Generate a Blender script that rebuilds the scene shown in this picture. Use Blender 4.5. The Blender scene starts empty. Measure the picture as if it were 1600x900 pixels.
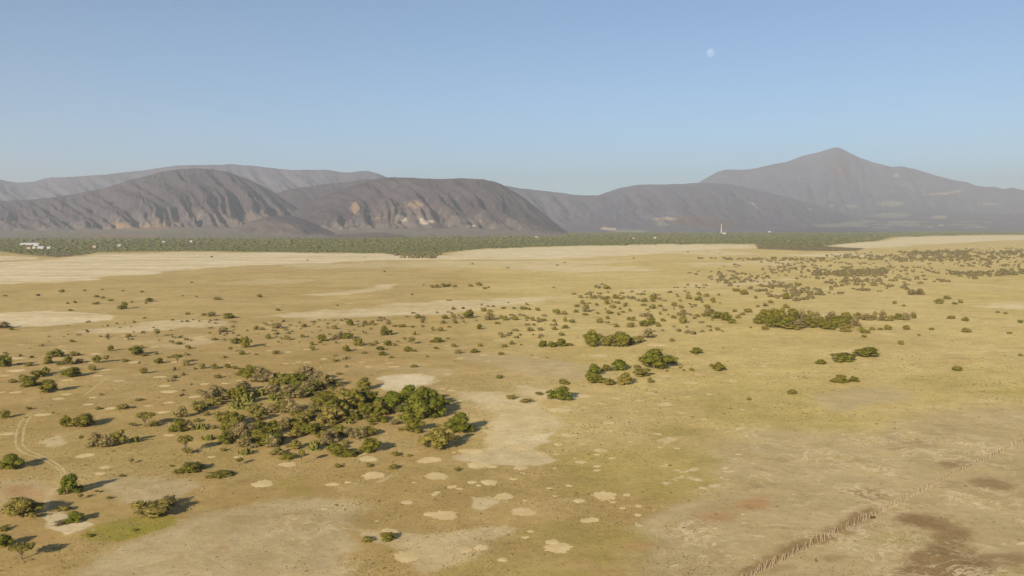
import bpy, bmesh, math, random
import numpy as np
from mathutils import Vector, Matrix, Euler

random.seed(7); RNG = np.random.default_rng(11)
SC = bpy.context.scene
COL = SC.collection
R = math.radians
PI = math.pi

# ------------------------------------------------------------------ camera
CAM_H, F, CX, CY = 55.0, 1400.0, 800.0, 450.0        # photograph is 1600 x 900
PITCH = math.atan(100.0 / F)                          # horizon on row 350
cam_d = bpy.data.cameras.new('camera')
cam = bpy.data.objects.new('camera', cam_d); COL.objects.link(cam)
cam_d.sensor_width = 36.0; cam_d.lens = 36.0 * F / 1600.0
cam_d.clip_start = 1.0; cam_d.clip_end = 200000.0
cam.location = (0, 0, CAM_H); cam.rotation_euler = (PI / 2 - PITCH, 0, 0)
SC.camera = cam

# ------------------------------------------------------------------ sky, sun, exposure
SUN_AZ, SUN_EL = R(24.0), R(20.0)                     # light travels towards azimuth 24 deg right of the view
world = bpy.data.worlds.new('World'); SC.world = world; world.use_nodes = True
wn = world.node_tree.nodes; wl = world.node_tree.links
bg = wn['Background']
sky = wn.new('ShaderNodeTexSky'); sky.sky_type = 'NISHITA'; sky.sun_disc = False
sky.sun_elevation = SUN_EL; sky.sun_rotation = PI + SUN_AZ
sky.altitude = 3800; sky.air_density = 1.0; sky.dust_density = 0.0; sky.ozone_density = 2.0
tint = wn.new('ShaderNodeMix'); tint.data_type = 'RGBA'; tint.blend_type = 'MULTIPLY'; tint.inputs[0].default_value = 1.0
tint.inputs[7].default_value = (0.86, 1.0, 1.0, 1)      # clear dry air: a touch less red over the whole sky
wl.new(sky.outputs[0], tint.inputs[6]); wl.new(tint.outputs[2], bg.inputs[0]); bg.inputs[1].default_value = 0.063
sun_d = bpy.data.lights.new('sun', 'SUN'); sun_d.energy = 5.0; sun_d.angle = R(0.5); sun_d.color = (1.0, 0.89, 0.74)
sun = bpy.data.objects.new('sun', sun_d); COL.objects.link(sun)
sdir = Vector((math.sin(SUN_AZ) * math.cos(SUN_EL), math.cos(SUN_AZ) * math.cos(SUN_EL), -math.sin(SUN_EL)))
sun.rotation_euler = sdir.to_track_quat('-Z', 'Y').to_euler(); sun.location = (-300, -1000, 400)
vs = SC.view_settings
vs.view_transform = 'Standard'; vs.look = 'None'; vs.gamma = 1.0; vs.use_curve_mapping = False
vs.exposure = 1.0
SC.cycles.max_bounces = 6; SC.cycles.volume_bounces = 1; SC.cycles.transparent_max_bounces = 8

# ------------------------------------------------------------------ geometry of the view
cp, sp = math.cos(PITCH), math.sin(PITCH)
def ray(u, v):
    dx = (u - CX) / F; dy = -(v - CY) / F
    return np.array([dx, cp + dy * sp, -sp + dy * cp])
def gpt(u, v):
    d = ray(u, v); t = CAM_H / -d[2]
    return d[0] * t, d[1] * t
def pt_at(u, v, Y):
    d = ray(u, v); t = Y / d[1]
    return d[0] * t, Y, CAM_H + d[2] * t
def project(x, y, z):
    z = z - CAM_H
    f = y * cp - z * sp
    return CX + F * x / f, CY - F * (y * sp + z * cp) / f

# ------------------------------------------------------------------ numpy noise
def _h(i, j, s):
    n = (i.astype(np.int64) * 374761393 + j.astype(np.int64) * 668265263 + s * 974634777) & 0xffffffff
    n = ((n ^ (n >> 13)) * 1274126177) & 0xffffffff
    return ((n ^ (n >> 16)) & 0xffff) / 65535.0
def vnoise(x, y, s=0):
    x = np.asarray(x, float); y = np.asarray(y, float)
    i = np.floor(x); j = np.floor(y); fx = x - i; fy = y - j
    fx = fx * fx * fx * (fx * (fx * 6 - 15) + 10); fy = fy * fy * fy * (fy * (fy * 6 - 15) + 10)
    a = _h(i, j, s); b = _h(i + 1, j, s); c = _h(i, j + 1, s); d = _h(i + 1, j + 1, s)
    return (a * (1 - fx) + b * fx) * (1 - fy) + (c * (1 - fx) + d * fx) * fy
def fbm(x, y, s=0, o=4):
    t = 0; a = 0.5; n = 0
    for k in range(o):
        t = t + a * vnoise(x * 2 ** k, y * 2 ** k, s + 17 * k); n += a; a *= 0.5
    return t / n
def sstep(a, b, x):
    t = np.clip((x - a) / (b - a), 0, 1); return t * t * (3 - 2 * t)
def poly_dist(poly, u, v, vs_):
    """signed distance (inside positive) to a pixel polygon; v is stretched by vs_"""
    P = np.array(poly, float); P[:, 1] *= vs_; v = v * vs_
    ins = np.zeros(u.shape, bool); dm = np.full(u.shape, 1e9)
    for k in range(len(P)):
        x0, y0 = P[k]; x1, y1 = P[(k + 1) % len(P)]
        ex, ey = x1 - x0, y1 - y0
        t = np.clip(((u - x0) * ex + (v - y0) * ey) / (ex * ex + ey * ey + 1e-9), 0, 1)
        dm = np.minimum(dm, np.hypot(u - x0 - t * ex, v - y0 - t * ey))
        c = (y0 > v) != (y1 > v)
        with np.errstate(divide='ignore', invalid='ignore'):
            ins ^= c & (u < ex * (v - y0) / (ey if ey else 1e-9) + x0)
    return np.where(ins, dm, -dm)

def catmull(pts, n=8):
    P = [np.array(p, float) for p in pts]; P = [2 * P[0] - P[1]] + P + [2 * P[-1] - P[-2]]; out = []
    for k in range(1, len(P) - 2):
        for j in range(n):
            t = j / n
            out.append(0.5 * (2 * P[k] + (P[k + 1] - P[k - 1]) * t + (2 * P[k - 1] - 5 * P[k] + 4 * P[k + 1] - P[k + 2]) * t * t + (3 * P[k] - P[k - 1] - 3 * P[k + 1] + P[k + 2]) * t ** 3))
    out.append(P[-2]); return out

# ------------------------------------------------------------------ object helpers
def link(o, parent=None):
    COL.objects.link(o)
    if parent is not None: o.parent = parent
    return o
def tag(o, label=None, cat=None, group=None, kind=None):
    if label: o['label'] = label
    if cat: o['category'] = cat
    if group: o['group'] = group
    if kind: o['kind'] = kind
    return o
def mesh_np(name, verts, faces, mat, smooth=False):
    """verts (n,3), faces (m,k) with equal k"""
    me = bpy.data.meshes.new(name)
    verts = np.asarray(verts, np.float32); faces = np.asarray(faces, np.int32)
    k = faces.shape[1]
    me.vertices.add(len(verts)); me.vertices.foreach_set('co', verts.ravel())
    me.loops.add(faces.size); me.loops.foreach_set('vertex_index', faces.ravel())
    me.polygons.add(len(faces))
    me.polygons.foreach_set('loop_start', np.arange(0, faces.size, k, dtype=np.int32))
    me.polygons.foreach_set('loop_total', np.full(len(faces), k, np.int32))
    if smooth: me.polygons.foreach_set('use_smooth', np.ones(len(faces), bool))
    me.update(calc_edges=True); me.validate()
    if mat: me.materials.append(mat)
    return me
def obj(name, me, parent=None):
    return link(bpy.data.objects.new(name, me), parent)
def attr(me, name, vals):
    a = me.attributes.new(name, 'FLOAT', 'POINT'); a.data.foreach_set('value', np.asarray(vals, np.float32).ravel())
def grid_faces(nr, nc):
    i = np.arange(nr - 1)[:, None] * nc + np.arange(nc - 1)[None, :]
    i = i.ravel(); return np.stack([i, i + 1, i + nc + 1, i + nc], 1)

# ------------------------------------------------------------------ material helpers
class NT:
    def __init__(s, name, rough=0.9):
        s.m = bpy.data.materials.new(name); s.m.use_nodes = True
        s.t = s.m.node_tree; s.b = s.t.nodes['Principled BSDF']
        s.b.inputs['Roughness'].default_value = rough; s.b.inputs['Specular IOR Level'].default_value = 0.1
    def n(s, typ, **kw):
        nd = s.t.nodes.new(typ)
        for k, v in kw.items(): setattr(nd, k, v)
        return nd
    def put(s, sock, v):
        if hasattr(v, 'is_linked'): s.t.links.new(v, sock)
        else: sock.default_value = v
    def attr(s, name): return s.n('ShaderNodeAttribute', attribute_name=name).outputs['Fac']
    def pos(s): return s.n('ShaderNodeTexCoord').outputs['Object']
    def noise(s, scale, detail=5, rough=0.6, vec=None, dist=0.0, stretch=None):
        v = vec if vec is not None else s.pos()
        if stretch:
            mp = s.n('ShaderNodeMapping'); s.put(mp.inputs[0], v); mp.inputs['Scale'].default_value = stretch; v = mp.outputs[0]
        nd = s.n('ShaderNodeTexNoise'); s.put(nd.inputs['Vector'], v)
        nd.inputs['Scale'].default_value = scale; nd.inputs['Detail'].default_value = detail
        nd.inputs['Roughness'].default_value = rough; nd.inputs['Distortion'].default_value = dist
        return nd.outputs['Fac']
    def math(s, op, a, b=0.0, clamp=False):
        nd = s.n('ShaderNodeMath', operation=op); nd.use_clamp = clamp
        s.put(nd.inputs[0], a); s.put(nd.inputs[1], b); return nd.outputs[0]
    def ramp(s, v, a, b, smooth=True):
        nd = s.n('ShaderNodeMapRange'); nd.interpolation_type = 'SMOOTHSTEP' if smooth else 'LINEAR'
        s.put(nd.inputs[0], v); nd.inputs[1].default_value = a; nd.inputs[2].default_value = b
        return nd.outputs[0]
    def mix(s, f, a, b, mode='MIX'):
        nd = s.n('ShaderNodeMix', data_type='RGBA', blend_type=mode)
        s.put(nd.inputs[0], f); s.put(nd.inputs[6], a if not isinstance(a, tuple) else (*a, 1)); s.put(nd.inputs[7], b if not isinstance(b, tuple) else (*b, 1))
        return nd.outputs[2]
    def color(s, c): s.put(s.b.inputs['Base Color'], c if not isinstance(c, tuple) else (*c, 1))
    def bump(s, h, strength, dist):
        nd = s.n('ShaderNodeBump'); s.put(nd.inputs['Height'], h)
        nd.inputs['Strength'].default_value = strength; nd.inputs['Distance'].default_value = dist
        s.put(s.b.inputs['Normal'], nd.outputs[0])

# --- ground: dry grass over pale soil, salt crust, green flushes, ochre and brown mud
g = NT('ground')
n_big = g.noise(0.006, 6, 0.62); n_mid = g.noise(0.045, 6, 0.65); n_fine = g.noise(0.5, 5, 0.7); n_tiny = g.noise(2.2, 4, 0.7)
n_edge = g.math('SUBTRACT', g.math('ADD', g.math('MULTIPLY', g.math('ADD', g.math('MULTIPLY', g.noise(0.14, 9, 0.8), 0.45), g.math('MULTIPLY', g.noise(0.6, 4, 0.75), 0.30)), 1.0), g.math('MULTIPLY', g.noise(0.014, 6, 0.7), 0.25)), 0.5)
n_patch = g.noise(0.07, 7, 0.75)
STRAW, STRAW2, SOIL = (0.398, 0.268, 0.093), (0.454, 0.320, 0.126), (0.530, 0.389, 0.182)
c = g.mix(g.ramp(n_big, 0.36, 0.66), STRAW, STRAW2)
c = g.mix(g.attr('pale_sunlit_grass'), c, g.mix(g.ramp(n_big, 0.36, 0.66), (0.551, 0.419, 0.147), (0.609, 0.465, 0.191)))  # paler grass, with sunlight thrown back to the viewer painted into the colour
c = g.mix(g.math('MULTIPLY', g.ramp(n_mid, 0.48, 0.74), 0.55), c, SOIL)
c = g.mix(g.math('MULTIPLY', g.ramp(n_mid, 0.46, 0.26), 0.45), c, (0.337, 0.236, 0.087))
c = g.mix(g.math('MULTIPLY', g.ramp(n_fine, 0.54, 0.70), 0.50), c, (0.270, 0.187, 0.069))
n_drift = g.noise(0.022, 8, 0.72, dist=0.4)
c = g.mix(g.math('MULTIPLY', g.ramp(n_drift, 0.55, 0.72), 0.50), c, (0.337, 0.251, 0.076))
c = g.mix(g.math('MULTIPLY', g.ramp(n_drift, 0.44, 0.30), 0.45), c, (0.571, 0.419, 0.200))
def layer(col, name, colour, soft=0.22, edge=2.6, cap=1.0, lo=0.45, br=None):
    a = g.math('ADD', g.attr(name), g.math('MULTIPLY', n_edge, edge))
    f = g.math('MULTIPLY', g.ramp(a, 0.5 - soft, 0.5 + soft), g.math('MULTIPLY', g.attr(name + '_amount'), g.math('ADD', g.math('MULTIPLY', g.ramp(br or n_patch, 0.62, 0.40), 1.0 - lo), lo)))
    return g.mix(f, col, colour), f
c, f_grey = layer(c, 'grey', (0.479, 0.369, 0.200), soft=0.35, lo=0.6)
c, f_green = layer(c, 'green', (0.285, 0.245, 0.032), soft=0.24, lo=0.62)
n_streak = g.math('ADD', g.math('MULTIPLY', g.noise(0.012, 7, 0.72, stretch=(0.35, 1.5, 1)), 0.65), g.math('MULTIPLY', n_patch, 0.35))
c, f_salt = layer(c, 'salt', (0.740, 0.615, 0.400), soft=0.14, lo=0.40, br=n_streak)
c, f_red = layer(c, 'red', (0.449, 0.231, 0.093), soft=0.4, lo=0.6)
c, f_dark = layer(c, 'dark', (0.250, 0.153, 0.064), soft=0.28, lo=0.7)
c, f_wood = layer(c, 'wood', (0.165, 0.160, 0.052), soft=0.2, edge=1.8, lo=1.0)
# pale crust veins in the grey ground
vein = g.math('ABSOLUTE', g.math('SUBTRACT', g.noise(0.13, 9, 0.70, dist=0.8), 0.5))
vein = g.math('MULTIPLY', g.ramp(vein, 0.036, 0.006), g.ramp(g.noise(0.035, 6, 0.7), 0.47, 0.60))
c = g.mix(g.math('MULTIPLY', g.math('MULTIPLY', vein, g.attr('crust')), 0.6), c, (0.755, 0.611, 0.392))
blot = g.math('MULTIPLY', g.ramp(g.noise(0.085, 9, 0.76), 0.56, 0.66), g.attr('crust'))
c = g.mix(g.math('MULTIPLY', blot, 0.5), c, (0.653, 0.522, 0.311))
blot2 = g.math('MULTIPLY', g.ramp(g.noise(0.055, 9, 0.76, stretch=(1, 1.3, 1)), 0.45, 0.34), g.attr('crust'))
c = g.mix(g.math('MULTIPLY', blot2, 0.55), c, (0.306, 0.219, 0.111))
tone = g.math('ADD', g.math('MULTIPLY', g.noise(0.028, 3, 0.6), 0.30), g.math('MULTIPLY', g.noise(0.13, 4, 0.65, dist=0.3), 0.34))
tone = g.math('ADD', tone, g.math('MULTIPLY', g.noise(0.55, 3, 0.65), 0.22)); tone = g.math('ADD', tone, g.math('MULTIPLY', g.noise(1.9, 2, 0.6), 0.14))
nd = g.n('ShaderNodeMapRange'); g.put(nd.inputs[0], tone); nd.inputs[1].default_value = 0.36; nd.inputs[2].default_value = 0.64; nd.inputs[3].default_value = 0.74; nd.inputs[4].default_value = 1.24
nd.clamp = True; cmb = g.n('ShaderNodeCombineColor'); g.put(cmb.inputs[0], nd.outputs[0]); g.put(cmb.inputs[1], nd.outputs[0]); g.put(cmb.inputs[2], g.math('ADD', g.math('MULTIPLY', nd.outputs[0], 1.15), -0.19))
c = g.mix(1.0, c, cmb.outputs[0], 'MULTIPLY')
# specks: single tussocks and clods
speck = g.ramp(n_tiny, 0.58, 0.70)
c = g.mix(g.math('MULTIPLY', speck, 0.45), c, (0.224, 0.153, 0.062))
speck2 = g.ramp(n_tiny, 0.42, 0.30)
c = g.mix(g.math('MULTIPLY', speck2, 0.34), c, (0.612, 0.473, 0.258))
g.color(c)
g.bump(g.math('ADD', g.math('MULTIPLY', n_fine, 0.7), g.math('MULTIPLY', n_tiny, 0.3)), 0.35, 0.5)
M_GROUND = g.m

s = NT('wheel_rut_soil'); s.color(s.mix(s.ramp(s.noise(0.5, 6, 0.7), 0.38, 0.66), (0.48, 0.345, 0.145), (0.62, 0.48, 0.25))); M_RUT = s.m
s = NT('bare_soil'); oi = s.n('ShaderNodeObjectInfo').outputs['Random']; s.color(s.mix(s.math('MULTIPLY', oi, 0.30), s.mix(s.ramp(s.noise(0.9, 5, 0.65), 0.35, 0.7), (0.612, 0.458, 0.209), (0.714, 0.547, 0.276)), (0.480, 0.350, 0.165))); M_SOIL = s.m

def foliage(name, dark, light, warm, var=0.5):
    s = NT(name, 0.85)
    oi = s.n('ShaderNodeObjectInfo').outputs['Random']
    geo = s.n('ShaderNodeNewGeometry').outputs['Random Per Island']
    c = s.mix(geo, dark, light)
    c = s.mix(s.math('MULTIPLY', oi, var), c, warm)
    s.color(c)
    return s.m
M_GREEN = foliage('green_foliage', (0.0760, 0.0756, 0.0082), (0.1366, 0.1241, 0.0147), (0.1519, 0.1212, 0.0184), 0.6)
M_LUSH = foliage('lush_foliage', (0.0655, 0.0759, 0.0061), (0.1223, 0.1265, 0.0127), (0.1223, 0.1097, 0.0153), 0.5)
M_OLIVE = foliage('olive_foliage', (0.1043, 0.0917, 0.0155), (0.1738, 0.1471, 0.0285), (0.1911, 0.1471, 0.0356), 0.8)
M_DRY = foliage('dry_twigs', (0.1217, 0.0898, 0.0380), (0.2276, 0.1742, 0.0760), (0.2117, 0.1795, 0.0553), 0.4)
M_CACTUS = foliage('cactus_skin', (0.1148, 0.1162, 0.0166), (0.1836, 0.1725, 0.0352), (0.1530, 0.1338, 0.0384), 0.6)
s = NT('bark'); s.color(s.mix(s.noise(3, 4), (0.10, 0.07, 0.045), (0.19, 0.14, 0.10))); M_BARK = s.m
s = NT('far_foliage')
geo = s.n('ShaderNodeNewGeometry').outputs['Random Per Island']
c = s.mix(s.ramp(s.noise(0.004, 5, 0.6), 0.35, 0.65), (0.078, 0.084, 0.020), (0.110, 0.112, 0.028))
c = s.mix(s.math('MULTIPLY', geo, 0.16), c, (0.105, 0.095, 0.034))
c = s.mix(s.attr('brown'), c, (0.135, 0.095, 0.050)); s.color(c); M_FARFOL = s.m

def hill_mat(name, base, base2, olive, tan_c=(0.27, 0.18, 0.105), field_c=(0.19, 0.19, 0.105)):
    s = NT(name, 0.95)
    n1 = s.noise(0.0022, 6, 0.65); n2 = s.noise(0.012, 6, 0.7)
    c = s.mix(s.ramp(n1, 0.35, 0.68), base, base2)
    c = s.mix(s.math('MULTIPLY', s.ramp(n2, 0.45, 0.72), 0.55), c, olive)
    c = s.mix(s.math('MULTIPLY', s.ramp(s.noise(0.03, 5, 0.7), 0.50, 0.62), 0.55), c, (0.038, 0.036, 0.028))
    c = s.mix(s.math('MULTIPLY', s.ramp(s.noise(0.008, 8, 0.75), 0.54, 0.66), 0.40), c, (0.170, 0.135, 0.110))
    e = s.math('SUBTRACT', s.math('ADD', s.math('MULTIPLY', s.noise(0.03, 8, 0.75), 0.6), s.math('MULTIPLY', s.noise(0.008, 5, 0.7), 0.5)), 0.55)
    def lay(c, nm, col, soft=0.15):
        a = s.math('ADD', s.attr(nm), s.math('MULTIPLY', e, 3.4))
        return s.mix(s.ramp(a, 0.5 - soft, 0.5 + soft), c, col)
    c = lay(c, 'brush', (0.150, 0.108, 0.090), 0.4)
    c = lay(c, 'apron', (0.225, 0.185, 0.140), 0.45)
    c = lay(c, 'tan', tan_c, 0.22)
    c = lay(c, 'field', field_c, 0.2)
    c = lay(c, 'scar', (0.50, 0.40, 0.30), 0.12)
    s.color(c); s.bump(s.math('ADD', s.noise(0.012, 7, 0.7), s.math('MULTIPLY', s.noise(0.05, 4, 0.7), 0.4)), 0.8, 35.0)
    return s.m
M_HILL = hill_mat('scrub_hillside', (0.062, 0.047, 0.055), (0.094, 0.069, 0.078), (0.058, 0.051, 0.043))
M_VOLC = hill_mat('volcano_slope', (0.126, 0.113, 0.139), (0.175, 0.149, 0.177), (0.122, 0.123, 0.137), (0.36, 0.28, 0.20), (0.235, 0.235, 0.175))  # bluish lift in the slope colour stands in for part of the haze
M_FARHILL = hill_mat('far_hillside', (0.110, 0.100, 0.120), (0.149, 0.128, 0.149), (0.108, 0.108, 0.112))  # pale cool colour, some of the distance haze painted in

# ------------------------------------------------------------------ THE GROUND
vv = np.concatenate([np.linspace(1000, 560, 150), np.linspace(558, 420, 130), np.linspace(419, 372, 95), np.linspace(371, 354.0, 34)])
rr = CAM_H * F / (vv - 350.0)                              # forward distances
az_in = np.linspace(-60, 1660, 560)
tan_az = (az_in - CX) / F
Yg = np.repeat(rr[:, None], len(tan_az), 1); Xg = Yg * tan_az[None, :]
V1 = np.stack([Xg.ravel(), Yg.ravel(), np.zeros(Xg.size)], 1)
F1 = grid_faces(len(rr), len(tan_az))[:, ::-1]
# the rest of the sheet, out to a 24 km square, round the finely divided field of view
nr, nc = len(rr), len(tan_az); S_ = 24000.0
nearL, nearR = 0, nc - 1; farL, farR = (nr - 1) * nc, nr * nc - 1
extra = np.array([[-S_, -S_, 0], [S_, -S_, 0], [S_, S_, 0], [-S_, S_, 0]], float)
b0 = len(V1)
far_row = list(range(farL, farR + 1)); near_row = list(range(nearL, nearR + 1))
left_col = [k * nc for k in range(nr)]; right_col = [k * nc + nc - 1 for k in range(nr)]
me = bpy.data.meshes.new('ground')
polys = [list(map(int, f)) for f in F1[:, ::-1]]
def fan(apex, chain): return [[apex, chain[k], chain[k + 1]] for k in range(len(chain) - 1)]
polys += fan(b0 + 1, near_row) + fan(b0 + 3, far_row) + fan(b0 + 3, left_col) + fan(b0 + 1, right_col)
polys += [[b0, b0 + 1, nearL], [b0 + 3, b0, nearL], [b0 + 2, b0 + 3, farR], [b0 + 1, b0 + 2, farR]]
Vall = np.concatenate([V1, extra])
tri = []
for p in polys:                                            # all faces up
    a, b, c_ = Vall[p[0]], Vall[p[1]], Vall[p[2]]
    if (b[0] - a[0]) * (c_[1] - a[1]) - (b[1] - a[1]) * (c_[0] - a[0]) < 0: p = p[::-1]
    tri.append(p)
me.from_pydata(Vall.tolist(), [], tri); me.materials.append(M_GROUND); me.update()

Ug, Vg = project(V1[:, 0], V1[:, 1], V1[:, 2])
Xw, Yw = V1[:, 0], V1[:, 1]
_px = F / np.hypot(Yw, CAM_H)                              # pixels per metre, for a wander of a few metres either way
_a = (fbm(Xw / 22, Yw / 22, 301, 5) - 0.5) * 26 + (fbm(Xw / 140, Yw / 140, 303, 3) - 0.5) * 40
_b = (fbm(Xw / 22, Yw / 22, 305, 5) - 0.5) * 26 + (fbm(Xw / 140, Yw / 140, 307, 3) - 0.5) * 40
_lim = 0.6 * np.clip(Yw / 260, 0.45, 4.0)
Um, Vm = project(Xw + _a * _lim, np.maximum(Yw + _b * _lim, 60), V1[:, 2])
Vm = np.clip(Vm, Vg - 16, Vg + 16); Um = np.clip(Um, Ug - 60, Ug + 60)
names = ['salt', 'green', 'grey', 'red', 'dark', 'wood']
mask = {n: np.full(len(V1), -1.0) for n in names}; amount = {n: np.zeros(len(V1)) for n in names}
def patch(name, poly, amt=1.0, soft=12.0, vs_=None):
    soft = soft * 1.25 if name != 'wood' else soft
    P = np.array(poly, float)
    if vs_ is None:
        vm = P[:, 1].mean(); vs_ = min(9.0, max(2.6, 1200.0 / (vm - 345.0)))   # roughly true ground proportions
    m = 60
    sel = (Ug > P[:, 0].min() - m) & (Ug < P[:, 0].max() + m) & (Vg > P[:, 1].min() - m) & (Vg < P[:, 1].max() + m)
    d = poly_dist(poly, *((Ug[sel], Vg[sel]) if name == 'wood' else (Um[sel], Vm[sel])), vs_) / soft
    val = np.clip(0.5 + 0.5 * d, -1, 1.3)
    better = val > mask[name][sel]
    mask[name][sel] = np.where(better, val, mask[name][sel])
    amount[name][sel] = np.where(better, amt, amount[name][sel])
def ell(x, y, w, h, n=14): return [(x + w / 2 * math.cos(2 * PI * k / n), y + h / 2 * math.sin(2 * PI * k / n)) for k in range(n)]
# far salt flats
patch('salt', [(-80, 418), (0, 412), (100, 403), (150, 397), (300, 394), (450, 395), (600, 397), (680, 400), (760, 389), (900, 385), (1040, 382), (1185, 382), (1190, 387), (1120, 391), (1040, 393), (960, 400), (880, 404), (760, 405), (600, 407), (450, 411), (330, 419), (200, 431), (100, 440), (0, 444), (-80, 446)], 0.95, 14)
patch('salt', [(430, 412), (700, 408), (1000, 406), (900, 414), (700, 419), (480, 420)], 0.45, 16)
patch('salt', [(760, 412), (960, 415), (1040, 422), (900, 424), (800, 420)], 0.6, 14)
patch('salt', [(-80, 396), (0, 399), (35, 401), (70, 401), (40, 404), (0, 407), (-80, 408)], 0.9, 6)
patch('salt', [(1275, 385), (1330, 380), (1375, 377), (1410, 371), (1500, 369), (1680, 367), (1680, 373), (1560, 376), (1440, 382), (1370, 387), (1330, 388)], 0.95, 6)
patch('salt', [(1190, 397), (1300, 395), (1400, 399), (1360, 402), (1230, 400)], 0.8, 6)
patch('salt', [(1000, 393), (1140, 392), (1200, 397), (1100, 400)], 0.5, 10)
patch('salt', [(1060, 412), (1200, 408), (1240, 414), (1120, 418)], 0.5, 10)
patch('salt', [(-80, 488), (0, 489), (80, 486), (130, 489), (175, 500), (120, 508), (60, 511), (0, 512), (-80, 514)], 0.9, 14)
patch('salt', [(140, 516), (200, 509), (260, 503), (310, 501), (350, 505), (280, 513), (200, 519)], 0.55, 12)
patch('salt', [(455, 459), (500, 455), (560, 449), (575, 442), (605, 446), (560, 455), (500, 461)], 0.6, 10)
patch('salt', [(400, 497), (470, 488), (560, 483), (700, 470), (780, 467), (900, 462), (760, 480), (650, 494), (540, 501), (460, 503)], 0.6, 22)
patch('salt', [(980, 452), (1120, 442), (1250, 433), (1230, 443), (1090, 452), (1010, 458)], 0.4, 14)
patch('salt', [(1540, 476), (1600, 474), (1680, 474), (1680, 481), (1590, 480)], 0.6, 8)
patch('salt', [(290, 440), (420, 434), (500, 437), (400, 443)], 0.25, 12)
patch('salt', [(225, 540), (300, 530), (330, 533), (280, 545)], 0.35, 10)
# near the grove
patch('salt', [(565, 592), (590, 586), (630, 585), (655, 588), (640, 598), (610, 606), (580, 610), (555, 606)], 0.9, 16)
patch('salt', [(690, 614), (760, 614), (830, 636), (862, 660), (830, 680), (780, 688), (742, 664), (735, 640)], 0.48, 22)
patch('salt', [(690, 616), (760, 618), (830, 644), (800, 652), (740, 640)], 0.55, 14)
patch('salt', [(714, 706), (770, 695), (815, 680), (858, 671), (868, 684), (850, 692), (902, 708), (862, 720), (800, 716), (740, 712)], 0.72, 8)
patch('salt', [(770, 600), (820, 606), (870, 615), (850, 628), (790, 620)], 0.45, 14)
patch('salt', [(560, 812), (640, 815), (720, 822), (800, 810), (822, 822), (780, 845), (730, 870), (690, 884), (662, 872), (655, 850), (620, 835), (575, 828)], 0.42, 18)
patch('salt', [(735, 762), (765, 760), (780, 768), (760, 782), (738, 778)], 0.7, 10)
patch('salt', [(55, 812), (85, 805), (120, 815), (140, 822), (120, 838), (95, 845), (72, 836)], 0.75, 8)
patch('salt', [(95, 690), (125, 678), (140, 686), (118, 694)], 0.5, 8)
stroke_late = [(140, 836), (170, 818), (200, 808), (250, 792), (300, 772)]
patch('salt', [(590, 746), (640, 732), (642, 735), (600, 748)], 0.4, 5)
patch('salt', [(640, 895), (665, 893), (680, 905), (640, 910)], 0.7, 6)
# grey-beige bare ground
patch('grey', [(250, 835), (320, 800), (400, 775), (480, 766), (550, 768), (575, 782), (560, 800), (545, 812), (575, 830), (560, 860), (590, 910), (80, 910), (140, 875), (200, 852)], 1.0, 22)
patch('grey', [(165, 752), (215, 738), (260, 742), (285, 752), (265, 772), (215, 785), (175, 776)], 0.95, 12)
patch('grey', [(-60, 762), (30, 756), (75, 770), (60, 795), (-60, 800)], 0.8, 14)
patch('grey', [(1040, 800), (1110, 742), (1075, 700), (1150, 663), (1240, 668), (1340, 672), (1480, 640), (1680, 615), (1680, 960), (1000, 960), (1000, 850)], 0.8, 40)
patch('grey', [(1000, 810), (1060, 775), (1100, 760), (1130, 770), (1080, 800), (1050, 830)], 0.95, 16)
patch('grey', [(1265, 610), (1340, 598), (1420, 602), (1430, 618), (1350, 632), (1295, 636)], 0.8, 16)
patch('grey', [(720, 552), (830, 560), (930, 580), (900, 600), (790, 585), (730, 568)], 0.75, 18)
patch('grey', [(560, 575), (650, 570), (700, 580), (650, 590)], 0.5, 14)
# green flushes
patch('green', [(125, 845), (150, 822), (200, 808), (260, 802), (288, 806), (283, 818), (250, 833), (200, 846), (150, 850)], 1.0, 6)
patch('green', [(880, 700), (960, 690), (1060, 692), (1108, 716), (1104, 742), (1085, 762), (1030, 772), (960, 757), (900, 732)], 0.36, 22)
patch('green', [(1060, 618), (1120, 596), (1220, 602), (1300, 632), (1335, 662), (1200, 668), (1080, 652)], 0.26, 30)
patch('green', [(830, 812), (900, 800), (1000, 802), (1065, 832), (1010, 868), (900, 862), (830, 845)], 0.32, 22)
patch('green', [(850, 752), (880, 742), (935, 744), (945, 760), (890, 766)], 0.32, 10)
patch('green', [(965, 665), (1030, 655), (1060, 672), (1000, 684)], 0.36, 12)
patch('green', [(1510, 603), (1600, 600), (1680, 600), (1680, 608), (1560, 611)], 0.36, 10)
patch('green', [(1370, 578), (1450, 574), (1560, 590), (1480, 596), (1400, 590)], 0.22, 16)
patch('green', [(430, 740), (480, 738), (500, 758), (460, 770)], 0.32, 12)
patch('green', [(-60, 640), (400, 640), (400, 735), (200, 720), (-60, 730)], 0.12, 60)
patch('green', [(700, 880), (800, 850), (900, 870), (1000, 910), (700, 910)], 0.29, 24)
patch('green', [(1340, 830), (1420, 826), (1440, 838), (1380, 846)], 0.29, 12)
patch('green', [(1540, 890), (1600, 872), (1680, 870), (1680, 920), (1540, 920)], 0.36, 18)
# ochre
patch('red', ell(1180, 777, 64, 22), 0.75, 14)
patch('red', ell(1128, 798, 74, 22), 0.62, 14)
patch('red', ell(1020, 838, 62, 16), 0.5, 14)
patch('red', ell(12, 775, 80, 18), 0.75, 16)
patch('red', ell(62, 853, 60, 14), 0.4, 14)
patch('red', ell(357, 855, 16, 5), 0.8, 5)
patch('red', ell(1480, 562, 60, 6), 0.3, 8)
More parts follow.
